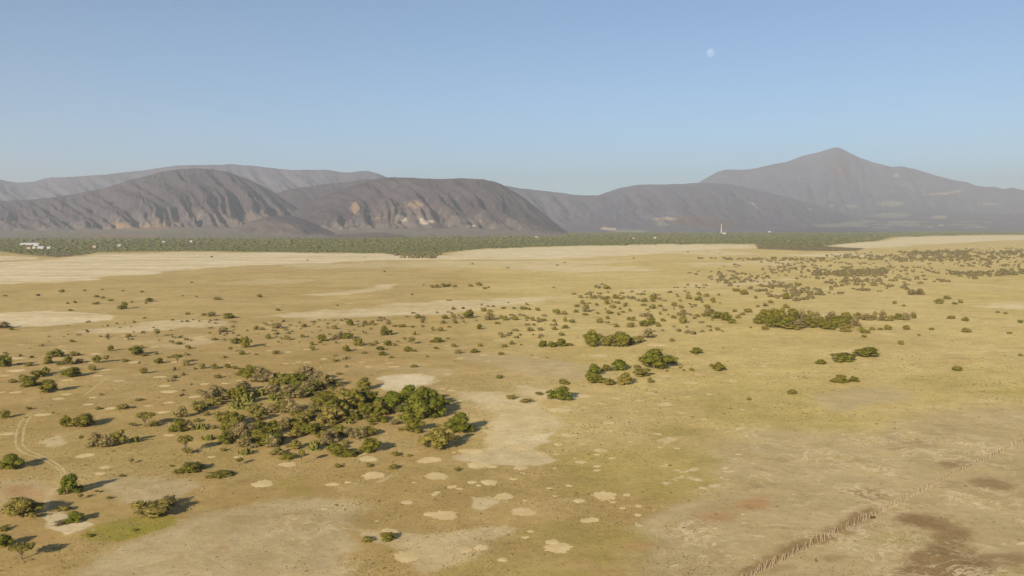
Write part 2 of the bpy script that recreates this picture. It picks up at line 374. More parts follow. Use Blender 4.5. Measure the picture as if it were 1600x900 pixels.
# dark damp soil
patch('dark', [(1340, 905), (1400, 878), (1438, 850), (1440, 828), (1405, 812), (1420, 802), (1462, 806), (1492, 828), (1490, 862), (1530, 880), (1540, 905)], 1.00, 18)
patch('dark', [(1345, 910), (1390, 882), (1432, 864), (1500, 852), (1535, 880), (1540, 910)], 1.0, 14)
patch('dark', [(1160, 890), (1230, 850), (1300, 815), (1365, 790), (1380, 798), (1310, 832), (1210, 880)], 0.84, 14)
patch('dark', [(1332, 765), (1360, 760), (1385, 775), (1378, 786), (1345, 778)], 0.74, 10)
patch('dark', [(1500, 752), (1540, 748), (1575, 755), (1560, 765), (1515, 764)], 0.74, 12)
patch('dark', [(1460, 722), (1500, 718), (1520, 726), (1480, 732)], 0.68, 10)
patch('dark', [(1350, 690), (1420, 686), (1430, 698), (1370, 702)], 0.41, 14)
patch('dark', [(1490, 860), (1560, 855), (1600, 862), (1560, 875), (1500, 876)], 0.68, 14)
patch('dark', ell(1238, 876, 50, 12), 0.47, 12)
patch('dark', ell(1303, 868, 30, 9), 0.47, 10)
patch('dark', ell(410, 808, 120, 12), 0.34, 14)
patch('dark', ell(110, 812, 30, 9), 0.68, 8)
RS = random.Random(31)
def stroke(name, pts, w, amt, soft=3.0):
    L_ = catmull([np.array(p) for p in pts], 8)
    for q in L_:                                           # a broken chain of small crusts, not a line
        if RS.random() < 0.38: continue
        k_ = RS.uniform(0.5, 1.9)
        patch(name, ell(q[0] + RS.gauss(0, 3.5), q[1] + RS.gauss(0, 1.6), w * 1.0 * k_ * RS.uniform(.5, 1.6), w * 0.26 * k_, 8), amt * RS.uniform(0.4, 0.9), soft * 0.7)
for pts in ([(1110, 700), (1120, 722), (1112, 738), (1104, 750), (1090, 764), (1050, 772), (1012, 798), (1022, 810)], [(1056, 729), (1072, 726), (1090, 728)], [(1068, 734), (1060, 742), (1054, 747)], [(1072, 739), (1090, 741)],
            [(1005, 680), (1030, 684), (1045, 688)], [(1075, 662), (1090, 666), (1105, 671)], [(1110, 672), (1130, 664), (1150, 662)], [(1125, 698), (1140, 694), (1150, 702)], [(1160, 690), (1185, 694)], [(1205, 702), (1230, 708)], [(1150, 738), (1178, 738)],
            [(1060, 812), (1090, 815), (1110, 820)], [(1100, 800), (1140, 806)], [(1215, 806), (1210, 818), (1170, 828), (1120, 850)], [(1050, 870), (1090, 862), (1130, 840)], [(1320, 758), (1340, 760)], [(1560, 812), (1580, 814), (1600, 806)], [(1530, 846), (1560, 842), (1590, 848)], [(1285, 672), (1335, 671)], [(1100, 880), (1060, 890), (1020, 896)]):
    stroke('salt', pts, 6, 1.0)
stroke('salt', stroke_late, 5, 0.55)
# the floor of the far woodland
WOOD = [(-200, 366), (-200, 388), (0, 393), (40, 398), (90, 402), (130, 398), (150, 394), (300, 392), (450, 394), (600, 395), (620, 399), (680, 400), (690, 395), (760, 388), (900, 384), (1040, 381), (1180, 381), (1185, 389), (1260, 392), (1340, 392), (1350, 388), (1275, 384), (1370, 376), (1392, 370), (1500, 367), (1800, 365), (1800, 354), (-200, 354)]
patch('wood', WOOD, 1.0, 6, 5.0)
for n in names:
    attr(me, n, np.concatenate([mask[n], np.full(4, -1.0)])); attr(me, n + '_amount', np.concatenate([amount[n], np.zeros(4)]))
cr = sstep(-30, 60, poly_dist([(1010, 850), (1060, 790), (1110, 735), (1090, 690), (1150, 660), (1300, 650), (1480, 620), (1680, 600), (1680, 960), (960, 960)], Ug, Vg, 2.8))
cr = np.maximum(cr, 0.75 * sstep(-25, 25, poly_dist([(200, 852), (320, 800), (470, 766), (560, 770), (560, 860), (590, 910), (80, 910)], Ug, Vg, 2.8)))
cr = np.maximum(cr, 0.6 * sstep(-20, 20, poly_dist([(165, 752), (260, 742), (285, 752), (215, 785)], Ug, Vg, 2.8)))
cr = np.maximum(cr, 0.35 * sstep(-20, 40, poly_dist([(700, 560), (940, 570), (1060, 690), (900, 700), (760, 640)], Ug, Vg, 3)))
pg = 0.85 * sstep(520, 1000, Ug + (fbm(Xw / 90, Yw / 160, 411, 4) - 0.5) * 360) * sstep(800, 610, Vg + (fbm(Xw / 40, Yw / 60, 413, 4) - 0.5) * 120) + 0.30 * sstep(560, 470, Vg)  # grass tone plus painted sun-return brightening, rising to the right and far off
attr(me, 'pale_sunlit_grass', np.concatenate([np.clip(pg * (0.55 + 0.9 * (fbm(Xw / 60, Yw / 110, 415, 4))), 0, 1), np.zeros(4)]))
attr(me, 'crust', np.concatenate([cr, np.zeros(4)]))
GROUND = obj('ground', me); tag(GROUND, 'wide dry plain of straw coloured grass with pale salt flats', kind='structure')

# ------------------------------------------------------------------ bare discs and wheel ruts
def disc_mesh(seed):
    r_ = np.random.default_rng(seed); n = 44
    a = np.linspace(0, 2 * PI, n, endpoint=False)
    ph = r_.uniform(0, 6.28, 6)
    rad = 1 + 0.10 * np.sin(2 * a + ph[0]) + 0.07 * np.sin(3 * a + ph[1]) + 0.05 * np.sin(5 * a + ph[2]) + 0.06 * np.sin(9 * a + ph[3]) + 0.05 * np.sin(13 * a + ph[4]) + r_.normal(0, 0.06, n)
    v = [(0, 0, 0.05)] + [(0.6 * rad[k] * math.cos(a[k]) / 2, 0.6 * rad[k] * math.sin(a[k]) / 2, 0.035) for k in range(n)] + [(rad[k] * math.cos(a[k]) / 2, rad[k] * math.sin(a[k]) / 2, 0.012) for k in range(n)]
    f = [(0, 1 + k, 1 + (k + 1) % n) for k in range(n)] + [(1 + k, 1 + n + k, 1 + n + (k + 1) % n, 1 + (k + 1) % n) for k in range(n)]
    m_ = bpy.data.meshes.new('bare_soil_patch'); m_.from_pydata(v, [], f); m_.materials.append(M_SOIL); return m_
DISC = [disc_mesh(k) for k in range(8)]
discs = [(670, 719, 35), (682, 744, 36), (746, 727, 34), (764, 754, 29), (706, 761, 16), (787, 776, 32), (693, 805, 44), (818, 800, 40), (945, 775, 40), (636, 870, 42), (872, 856, 40), (583, 743, 36), (519, 757, 20), (636, 785, 20), (410, 756, 34), (813, 731, 24), (735, 705, 34), (874, 641, 34), (890, 680, 26), (907, 722, 18), (933, 735, 12), (820, 657, 28), (885, 636, 14), (762, 673, 26), (950, 661, 18), (940, 631, 16), (963, 623, 14), (1000, 626, 16), (1018, 615, 22), (1040, 632, 26), (1075, 620, 12), (1175, 615, 10), (450, 726, 28), (24, 613, 18), (3, 613, 12), (105, 616, 16), (145, 621, 12), (138, 632, 18), (186, 595, 16), (250, 589, 20), (257, 603, 20), (264, 612, 26), (232, 634, 14), (304, 620, 18), (264, 629, 16), (255, 644, 20), (66, 648, 24), (11, 678, 22), (133, 712, 25), (265, 680, 18), (172, 638, 18), (165, 578, 16), (153, 587, 14), (105, 594, 18), (92, 623, 18), (25, 579, 28), (165, 730, 18), (157, 740, 16), (330, 714, 12), (372, 714, 14), (320, 600, 16), (352, 599, 12), (210, 566, 20), (28, 560, 22), (150, 553, 16), (1212, 528, 10), (1232, 526, 12), (1290, 533, 10), (1388, 522, 20), (1330, 550, 28), (1475, 540, 10), (1540, 549, 14), (1568, 549, 16), (1352, 570, 20), (1410, 567, 14), (1545, 569, 20), (1300, 551, 18), (1240, 590, 12), (1040, 588, 18), (1078, 598, 22), (1030, 594, 14), (1180, 546, 12), (1195, 568, 12), (1205, 577, 10), (1185, 584, 20), (1145, 596, 16), (1110, 616, 12), (935, 556, 32), (870, 534, 18), (830, 541, 10), (780, 532, 18), (1010, 527, 24), (1025, 539, 34), (940, 588, 16), (705, 610, 12), (577, 640, 20), (600, 677, 12), (1160, 640, 10), (1065, 645, 14), (1100, 655, 12), (985, 690, 10), (575, 717, 30), (728, 686, 14), (845, 708, 16), (700, 585, 14), (720, 560, 14), (480, 566, 14), (450, 550, 12), (506, 561, 12), (420, 548, 10), (565, 566, 10), (615, 573, 16), (575, 573, 12)]
rd = random.Random(3)
for k in range(95):
    u = rd.uniform(0, 1600); v = 400 + 195 * rd.random() ** 0.7
    if u > 900 and v < 470: continue
    discs.append((u, v, rd.uniform(7, 15)))
for k in range(22):
    discs.append((rd.uniform(560, 1010), rd.uniform(680, 880), rd.uniform(11, 24)))
for k in range(60):
    discs.append((rd.gauss(860, 190), rd.uniform(590, 840), rd.uniform(5, 13)))
for k, (u, v, w) in enumerate(discs):
    x, y = gpt(u, v); d = math.hypot(y, CAM_H)
    o = obj('bare_soil_patch', DISC[k % 8], GROUND)
    w_ = w * d / F
    o.location = (x, y, 0); o.scale = (w_, w_ * (0.9 + 0.2 * rd.random()), 1.0); o.rotation_euler = (0, 0, rd.uniform(0, 6.28))

TRACK = bpy.data.objects.new('dirt_track', None); link(TRACK); tag(TRACK, 'pale two rutted dirt track curving over the grass at far left', kind='structure')
def rut(pts, w, name='wheel_rut'):
    line = catmull([gpt(u, v) for u, v in pts]); vs2, fs = [], []
    for k, p in enumerate(line):
        q = line[min(k + 1, len(line) - 1)] - line[max(k - 1, 0)]; q = q / (np.linalg.norm(q) + 1e-9); nrm = np.array([-q[1], q[0]])
        ww = w * (0.75 + 0.5 * rd.random()) * min(1, (k + 1) / 5, (len(line) - k) / 5)
        for sgn, z in ((-1, 0.006), (0, 0.014), (1, 0.006)):
            e = p + nrm * sgn * ww / 2; vs2.append((e[0], e[1], z))
    for k in range(len(line) - 1):
        for j in (0, 1): fs.append((3 * k + j, 3 * k + 3 + j, 3 * k + 4 + j, 3 * k + 1 + j))
    m_ = bpy.data.meshes.new(name); m_.from_pydata(vs2, [], fs); m_.materials.append(M_RUT); m_.update()
    return obj(name, m_, TRACK)
rut([(62, 640), (48, 646), (41, 650), (30, 664), (25, 682), (26, 698), (38, 708), (60, 715), (76, 723), (90, 732), (96, 741), (96, 752), (84, 764), (70, 784), (68, 796), (69, 812)], 0.55)
rut([(70, 640), (56, 647), (48, 651), (39, 666), (36, 682), (37, 696), (48, 705), (70, 714), (84, 722), (97, 731), (103, 741), (103, 750), (89, 764), (76, 782), (74, 796), (78, 812)], 0.55)
rut([(128, 620), (138, 613), (150, 604), (160, 596), (168, 589)], 0.6)
rut([(60, 548), (140, 540), (200, 532), (245, 527)], 0.9)

# ------------------------------------------------------------------ HILLS
def interp_sil(sil, u):
    a = np.array(sil, float); return np.interp(u, a[:, 0], a[:, 1])
HILLDATA = []
def hill(name, label, sil, Yb, Yr, Yback, mat, gl, amp, skew, seed, conc=1.35, u_step=3.0, patches=(), rough=2.0, nrow=64, apron=0.12):
    u = np.arange(sil[0][0], sil[-1][0] + 0.1, u_step)
    v = interp_sil(sil, u)
    # soften the joints of the silhouette line, keep small bumps
    k = np.array([1, 2, 3, 2, 1.]) / 9; vp = np.pad(v, 2, 'edge'); v = np.convolve(vp, k, 'valid')
    v = v + (fbm(u / 14.0, u * 0 + seed, seed, 4) - 0.5) * rough
    ybv = Yb(u) if callable(Yb) else np.full(u.shape, Yb, float)
    yrv = Yr(u) if callable(Yr) else np.full(u.shape, Yr, float)
    zr = CAM_H + (350.0 - v) / F * yrv * 1.005
    zr = np.maximum(zr, -8)
    s_ = np.concatenate([np.linspace(0, 1, nrow), 1 + np.linspace(0.04, 1, 14)])
    Sg, Ugd = np.meshgrid(s_, u, indexing='ij')
    front = np.minimum(Sg, 1); back = np.clip(Sg - 1, 0, 1)
    Y = ybv[None] + (yrv - ybv)[None] * front + Yback * back
    X = (Ugd - CX) / F * Y
    f2 = np.clip((front - apron) / (1 - apron), 0, 1)
    prof = np.where(Sg <= 1, 0.10 * np.minimum(front / apron, 1) ** 1.2 + 0.10 * f2 + 0.80 * f2 ** conc, 1 - back ** 1.5)
    Z = zr[None] * prof
    # spurs and V-shaped gullies running down the front
    wx = X + 220 * (fbm(X / 800, Y / 900, seed + 5, 4) - 0.5) + 60 * (fbm(X / 200, Y / 260, seed + 6, 3) - 0.5)
    across = (wx * (np.mean(yrv) / Y)) / gl - skew * (1 - front)
    def gully(a, t, sd):
        c0 = np.floor(a); best = np.full(a.shape, 9.0); dep = np.zeros(a.shape)
        for o_ in (-1, 0, 1):
            i_ = c0 + o_; j_ = _h(i_, i_ * 0, sd)
            p_ = i_ + 0.5 + (j_ - 0.5) * 0.7 + 0.35 * (vnoise(t * 2.2 + i_ * 3.7, i_ * 1.3, sd + 3) - 0.5)
            dd_ = np.abs(a - p_); m_ = dd_ < best
            best = np.where(m_, dd_, best); dep = np.where(m_, 0.45 + 0.75 * _h(i_, i_ * 0 + 5, sd), dep)
        return (np.minimum(best * 2.9, 1.0 + 0.12 * best) ** 0.75 - 0.72) * dep
    sp_ = gully(across, front, seed) + 0.55 * gully(across * 2.1 + 1.3 * front, front, seed + 11) + 0.28 * gully(across * 4.3 - 1.7 * front, front, seed + 12) + 0.16 * (np.abs(2 * vnoise(across * 5.1, front * 6.0, seed + 2) - 1) - 0.45)
    env = np.where(Sg <= 1, np.sin(PI * np.clip((front - apron * 0.9) / (1 - apron * 0.9), 0, 1) ** 0.85) ** 0.75, 0.6 * np.sin(PI * back))
    Z = Z + amp * np.maximum(zr, 0)[None] * sp_ * env + 0.12 * amp * np.maximum(zr, 0)[None] * (fbm(X / 130, Y / 130, seed + 8, 4) - 0.5) * env * 2
    Z = np.where(Sg == 0, -6.0, Z); Z = np.where(back >= 0.999, -10.0, Z)
    V = np.stack([X.ravel(), Y.ravel(), Z.ravel()], 1)
    m_ = mesh_np(name, V, grid_faces(len(s_), len(u)), mat, smooth=True)
    pu, pv = project(V[:, 0], V[:, 1], V[:, 2])
    vals = {n: np.full(len(V), -1.0) for n in ('scar', 'tan', 'field', 'brush', 'apron')}
    if apron > 0.2: vals['apron'] = np.clip(0.75 - 2.2 * (front.ravel() - apron * 0.75), -1, 0.8)
    for nm, poly, soft in patches:
        d = poly_dist(poly, pu, pv, 2.0) / soft
        vals[nm] = np.maximum(vals[nm], np.clip(0.5 + 0.5 * d, -1, 1.4))
    for n in vals: attr(m_, n, vals[n])
    o = obj(name, m_); tag(o, label, kind='structure'); return o
def lst(s): return [tuple(map(float, p.split(','))) for p in s.split()]
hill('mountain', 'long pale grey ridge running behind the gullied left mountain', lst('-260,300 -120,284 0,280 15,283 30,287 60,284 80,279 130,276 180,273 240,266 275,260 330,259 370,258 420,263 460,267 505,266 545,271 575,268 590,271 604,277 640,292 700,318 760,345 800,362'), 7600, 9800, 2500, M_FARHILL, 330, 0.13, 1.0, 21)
hill('mountain', 'middle slope rising to the flat topped ridge', lst('380,362 400,325 420,306 450,297 500,290 560,283 604,279 650,284 700,300 740,330 780,362'), 6300, 7300, 1200, M_HILL, 240, 0.12, 1.0, 77)
hill('mountain', 'dark left mountain cut by steep parallel gullies', lst('-260,330 -120,322 0,315 60,312 120,304 160,296 200,284 240,274 270,267 300,264 330,265 360,270 390,281 420,295 450,315 480,337 520,352 560,366'), 3500, 6500, 1500, M_HILL, 190, 0.27, 3.2, 4, 1.25, apron=0.5, u_step=2.0,
     patches=[('tan', ell(185, 352, 32, 9), 6), ('tan', ell(262, 350, 34, 8), 6), ('tan', ell(225, 356, 110, 8), 6), ('tan', ell(235, 348, 14, 5), 5), ('field', ell(110, 366, 70, 6), 5), ('field', ell(280, 364, 110, 4), 5), ('field', ell(40, 367, 60, 4), 5), ('field', ell(380, 368, 70, 3), 4), ('brush', ell(200, 363, 200, 18), 10), ('brush', ell(400, 345, 160, 30), 16), ('tan', ell(180, 369, 160, 3), 4)])
hill('mountain', 'flat topped gullied mountain with pale rock scars in the centre', lst('360,366 400,352 430,345 470,325 520,302 560,288 604,278 650,279 700,281 720,279 755,281 775,285 790,292 820,310 850,335 870,350 885,362 900,368'), 4000, 6100, 1300, M_HILL, 200, 0.24, 2.0, 9, 1.2, apron=0.35, u_step=2.0,
     patches=[('scar', [(620, 338), (628, 335), (636, 343), (638, 347), (628, 346), (619, 345)], 3), ('scar', [(655, 337), (662, 344), (676, 343), (678, 347), (664, 351), (656, 348)], 3), ('scar', ell(735, 353, 17, 6), 3), ('scar', ell(575, 334, 12, 4), 3), ('tan', ell(650, 320, 24, 14), 6), ('tan', ell(555, 325, 14, 20), 5), ('tan', ell(590, 341, 16, 5), 4), ('tan', ell(752, 345, 14, 5), 4), ('tan', ell(697, 294, 12, 3), 3), ('field', ell(630, 367, 26, 5), 4), ('brush', ell(560, 362, 150, 14), 10), ('brush', ell(640, 340, 130, 44), 26)])
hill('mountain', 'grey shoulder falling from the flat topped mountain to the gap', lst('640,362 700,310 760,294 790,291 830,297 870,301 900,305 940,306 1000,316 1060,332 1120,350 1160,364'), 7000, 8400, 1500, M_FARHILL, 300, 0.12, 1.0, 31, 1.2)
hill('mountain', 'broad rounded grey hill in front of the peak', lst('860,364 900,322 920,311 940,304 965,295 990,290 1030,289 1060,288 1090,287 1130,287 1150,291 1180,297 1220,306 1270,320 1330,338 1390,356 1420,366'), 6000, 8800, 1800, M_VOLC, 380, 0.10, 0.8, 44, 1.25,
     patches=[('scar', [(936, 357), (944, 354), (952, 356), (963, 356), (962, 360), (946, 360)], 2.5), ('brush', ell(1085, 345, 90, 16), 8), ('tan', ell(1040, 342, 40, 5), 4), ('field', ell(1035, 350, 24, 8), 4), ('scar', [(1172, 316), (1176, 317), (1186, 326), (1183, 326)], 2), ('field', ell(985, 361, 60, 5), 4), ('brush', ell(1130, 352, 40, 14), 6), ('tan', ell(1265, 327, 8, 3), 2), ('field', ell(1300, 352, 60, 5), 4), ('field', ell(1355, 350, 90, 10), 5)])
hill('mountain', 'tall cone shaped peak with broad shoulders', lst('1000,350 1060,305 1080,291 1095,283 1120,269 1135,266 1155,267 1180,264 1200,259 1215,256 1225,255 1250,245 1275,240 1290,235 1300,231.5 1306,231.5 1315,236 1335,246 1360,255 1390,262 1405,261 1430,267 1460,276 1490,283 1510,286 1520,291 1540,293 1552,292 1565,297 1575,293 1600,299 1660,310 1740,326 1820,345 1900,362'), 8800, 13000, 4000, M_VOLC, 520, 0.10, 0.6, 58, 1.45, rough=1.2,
     patches=[('tan', [(1440, 302), (1475, 301), (1505, 295), (1504, 299), (1478, 304), (1445, 305)], 3), ('tan', ell(1400, 274, 10, 6), 2.5), ('brush', ell(1312, 262, 34, 34), 10), ('tan', ell(1545, 319, 34, 3), 1.5), ('field', ell(1330, 322, 30, 5), 2), ('tan', ell(1300, 321, 10, 3), 1.5), ('tan', ell(1265, 327, 8, 3), 1.5), ('field', ell(1390, 318, 50, 8), 3)])
RF = random.Random(9); FARM = [('tan', ell(1400, 327, 16, 4), 2), ('field', ell(1390, 336, 70, 8), 3), ('tan', ell(1468, 339, 24, 5), 2), ('scar', ell(1470, 352, 10, 2), 2)]
for k in range(46):                                        # little farm plots over the apron
    fu = RF.choice([RF.gauss(1340, 50), RF.gauss(1400, 60), RF.gauss(1500, 50)]); FARM.append((RF.choice(['field', 'field', 'field', 'tan']), ell(fu, RF.uniform(345, 356), RF.uniform(10, 34), RF.uniform(1.2, 2.8)), 1.2))
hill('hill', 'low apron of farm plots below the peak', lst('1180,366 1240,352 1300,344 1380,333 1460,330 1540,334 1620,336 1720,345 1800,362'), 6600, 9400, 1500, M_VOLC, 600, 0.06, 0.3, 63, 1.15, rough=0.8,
     patches=FARM)
hill('hill', 'low red brown foothill at the edge of the woodland', lst('470,373 500,368 540,365 580,363 600,363 630,367 655,373'), 3650, 4100, 500, M_HILL, 200, 0.10, 0.2, 71, 1.0, rough=0.8, patches=[('brush', ell(570, 366, 220, 16), 10)])
hill('hill', 'reddish rounded foothill between the two gullied mountains', lst('330,372 360,360 390,346 420,338 450,336 470,341 500,352 530,360 560,368'), 3600, 5000, 700, M_HILL, 260, 0.18, 0.6, 83, 1.1, apron=0.3, rough=1.2, patches=[('brush', ell(410, 356, 130, 22), 14)])

# ------------------------------------------------------------------ far woodland: one mass nobody could count
ico = bmesh.new(); bmesh.ops.create_icosphere(ico, subdivisions=1, radius=1.0)
ICO_V = np.array([v.co[:] for v in ico.verts]); ICO_F = np.array([[v.index for v in f.verts] for f in ico.faces]); ico.free()
def blob_mass(name, pts, sizes, heights, mat, brown=None, jit=0.25, seed=5):
    r_ = np.random.default_rng(seed); n = len(pts); k = len(ICO_V)
    V = np.repeat(ICO_V[None], n, 0) * (1 + r_.uniform(-jit, jit, (n, k, 1)))
    a = r_.uniform(0, 6.28, n); ca, sa = np.cos(a)[:, None], np.sin(a)[:, None]
    X = V[:, :, 0] * ca - V[:, :, 1] * sa; Y = V[:, :, 0] * sa + V[:, :, 1] * ca
    sx = (sizes * r_.uniform(0.8, 1.25, n))[:, None]
    out = np.stack([X * sx + pts[:, 0:1], Y * sizes[:, None] + pts[:, 1:2], (V[:, :, 2] * 0.55 + 0.42) * heights[:, None]], 2)
    Fc = (np.repeat(ICO_F[None], n, 0) + (np.arange(n) * k)[:, None, None]).reshape(-1, 3)
    m_ = mesh_np(name, out.reshape(-1, 3), Fc, mat, smooth=True)
    attr(m_, 'brown', np.repeat(brown if brown is not None else np.zeros(n), k))
    return obj(name, m_)
N = 90000
# spread evenly over the land, thinning with distance
uu = RNG.uniform(-120, 1720, N); yy = 1400 + (6400 - 1400) * RNG.random(N) ** 1.0
vvp = 350 + CAM_H * F / yy
keep = poly_dist(WOOD, uu, vvp, 5.0) + 26 * (fbm(uu / 26, yy / 130, 3, 5) - 0.5) > 0
keep &= yy < np.interp(uu, [0, 400, 600, 760, 900, 1200, 1600], [3300, 3450, 3600, 4050, 5200, 5700, 6600]) + 300 * (fbm(uu / 60, uu * 0, 19) - 0.5)
keep &= RNG.random(N) < np.clip(0.25 + 1.2 * fbm((uu - 800) / F * yy / 160, yy / 260, 91, 3), 0, 1) * np.clip(2600 / yy, 0.45, 1)
uu, yy = uu[keep], yy[keep]; xx = (uu - CX) / F * yy
sz = RNG.uniform(4.0, 9.0, len(uu)) * np.clip(yy / 2400, 0.8, 2.0); hh = np.where(RNG.random(len(uu)) < 0.035, RNG.uniform(2.5, 4.5, len(uu)), RNG.uniform(0.45, 1.0, len(uu))) * np.clip(yy / 2400, 0.8, 1.5) * np.where(fbm(xx / 300, yy / 300, 12, 3) > 0.62, 1.5, 1.0)
vv_ = 350 + CAM_H * F / yy
brown = np.clip(0.9 * sstep(-4, 3, poly_dist([(1175, 384), (1350, 386), (1400, 396), (1175, 396)], uu, vv_, 4)) + 0.8 * sstep(-6, 2, poly_dist([(-50, 395), (60, 396), (140, 398), (90, 404), (-50, 402)], uu, vv_, 4)) + 0.5 * (fbm(xx / 250, yy / 250, 44, 3) - 0.35), 0, 1)
W = blob_mass('woodland', np.stack([xx, yy], 1), sz, hh, M_FARFOL, brown); tag(W, 'distant belt of low green woodland along the foot of the hills', 'woodland', kind='stuff')

# ------------------------------------------------------------------ PLANTS
def quads(P, Nn, size, r_, aspect=(0.6, 1.0)):
    """square-ish leaf clumps at points P facing Nn"""
    n = len(P); Nn = Nn / (np.linalg.norm(Nn, axis=1, keepdims=True) + 1e-9)
    t = np.cross(Nn, r_.normal(size=(n, 3))); t /= np.linalg.norm(t, axis=1, keepdims=True) + 1e-9
    b = np.cross(Nn, t)
    s1 = (size * r_.uniform(0.7, 1.3, n))[:, None]; s2 = s1 * r_.uniform(*aspect, n)[:, None]
    V = np.stack([P - t * s1, P + b * s2 * 0.9, P + t * s1, P - b * s2], 1).reshape(-1, 3)
    return V, np.arange(4 * n).reshape(n, 4)
def lobes_crown(seed, lobes, nleaf, leaf, mat, core=0.86, up=0.35, jitter=0.8, fill=1.0):
    """lobes: (x,y,z,rx,ry,rz); a core plus many leaf clumps on and just inside the lobe surfaces"""
    r_ = np.random.default_rng(seed); Vs, Fs, off = [], [], 0
    L = np.array(lobes, float); area = (L[:, 3] * L[:, 5]); cnt = np.maximum(6, (nleaf * area / area.sum()).astype(int))
    quad_v, tri_v, tri_f = [], [], []
    to = 0
    for (x, y, z, a, b, c_), n in zip(L, cnt):
        d = r_.normal(size=(n, 3)); d /= np.linalg.norm(d, axis=1, keepdims=True)
        rad = r_.uniform(0.74, 1.22, n)[:, None]
        P = np.array([x, y, z]) + d * np.array([a, b, c_]) * rad
        Nn = d / np.array([a, b, c_]) * min(a, b, c_) + np.array([0, 0, up]) + r_.normal(size=(n, 3)) * jitter * 0.5
        ok = P[:, 2] > 0.0; V, f = quads(P[ok], Nn[ok], np.full(ok.sum(), leaf), r_)
        quad_v.append(V)
        if core:
            cv = ICO_V * (1 + r_.uniform(-0.16, 0.12, (len(ICO_V), 1))) * np.array([a, b, c_]) * core + np.array([x, y, z])
            cv[:, 2] = np.maximum(cv[:, 2], 0.01); tri_v.append(cv); tri_f.append(ICO_F + to); to += len(cv)
    me_ = bpy.data.meshes.new('crown')
    Q = np.concatenate(quad_v); fq = np.arange(len(Q)).reshape(-1, 4)
    verts = Q.tolist(); faces = fq.tolist()
    if core:
        verts += np.concatenate(tri_v).tolist(); faces += (np.concatenate(tri_f) + len(Q)).tolist()
    me_.from_pydata(verts, [], faces); me_.materials.append(mat); me_.update(); return me_
def tube(bm, a, b, ra, rb, n=6):
    a, b = Vector(a), Vector(b); d = (b - a).normalized(); t = d.orthogonal().normalized(); s2 = d.cross(t)
    r1 = [bm.verts.new(a + (t * math.cos(2 * PI * k / n) + s2 * math.sin(2 * PI * k / n)) * ra) for k in range(n)]
    r2 = [bm.verts.new(b + (t * math.cos(2 * PI * k / n) + s2 * math.sin(2 * PI * k / n)) * rb) for k in range(n)]
    for k in range(n): bm.faces.new((r1[k], r1[(k + 1) % n], r2[(k + 1) % n], r2[k]))
    bm.faces.new(r2)
def bm_mesh(name, bm, mat):
    m_ = bpy.data.meshes.new(name); bm.normal_update(); bm.to_mesh(m_); bm.free(); m_.materials.append(mat); return m_
def trunk_mesh(seed, h, spread, n, r0=0.035):
    r_ = random.Random(seed); bm = bmesh.new()
    tube(bm, (0, 0, -0.03), (0.02, 0.01, h * 0.55), r0 * 1.3, r0)
    for k in range(n):
        a = 2 * PI * k / n + r_.uniform(-.3, .3); q = (math.cos(a) * spread * r_.uniform(.6, 1), math.sin(a) * spread * r_.uniform(.6, 1), h * r_.uniform(1.0, 1.35))
        m = (q[0] * 0.45, q[1] * 0.45, h * 0.85)
        tube(bm, (0.01, 0.0, h * 0.45), m, r0 * 0.8, r0 * 0.55, 5); tube(bm, m, q, r0 * 0.55, r0 * 0.2, 4)
    return bm_mesh('trunk', bm, M_BARK)
def dome_lobes(seed, n, top=1.0, low=0.22, flat=1.0, spread=0.36):
    r_ = random.Random(seed); L = [(0, 0, 0.46, 0.30, 0.30, 0.40)]
    for k in range(n + 3):
        a = 2 * PI * k / (n + 3) + r_.uniform(-.45, .45); d = spread * r_.uniform(.6, 1.22); rr_ = r_.uniform(.09, .22)
        z = r_.uniform(low * 0.6, 0.62); L.append((d * math.cos(a), d * math.sin(a), z, rr_ * 1.15, rr_ * 1.15, rr_ * 0.95 * flat))
    for k in range(n // 2 + 2):
        a = r_.uniform(0, 6.28); d = r_.uniform(.02, .28); rr_ = r_.uniform(.09, .20)
        L.append((d * math.cos(a), d * math.sin(a), 0.74 + r_.uniform(-.14, .12), rr_ * 1.1, rr_ * 1.1, rr_))
    return L
PROTO = {}
PROTO['G'] = [(lobes_crown(100 + k, dome_lobes(k + 1, 8 + k % 3), 1150, 0.038, M_GREEN), trunk_mesh(k, 0.45, 0.28, 5)) for k in range(6)]
PROTO['L'] = [(lobes_crown(120 + k, dome_lobes(k + 11, 9), 1250, 0.036, M_LUSH), trunk_mesh(k + 7, 0.45, 0.28, 5)) for k in range(4)]
PROTO['O'] = [(lobes_crown(140 + k, dome_lobes(k + 31, 8), 1050, 0.038, M_OLIVE), trunk_mesh(k + 17, 0.45, 0.28, 5)) for k in range(4)]
def umb_lobes(seed):
    r_ = random.Random(seed); L = [(0, 0, .80, .34, .34, .15)]
    for k in range(8):
        a = 2 * PI * k / 8 + r_.uniform(-.3, .3); d = r_.uniform(.22, .36); L.append((d * math.cos(a), d * math.sin(a), r_.uniform(.70, .84), .16, .16, .11))
    return L
PROTO['U'] = [(lobes_crown(160 + k, umb_lobes(k), 700, 0.045, M_OLIVE, core=0.8), trunk_mesh(k + 27, 0.62, 0.30, 6, 0.028)) for k in range(3)]
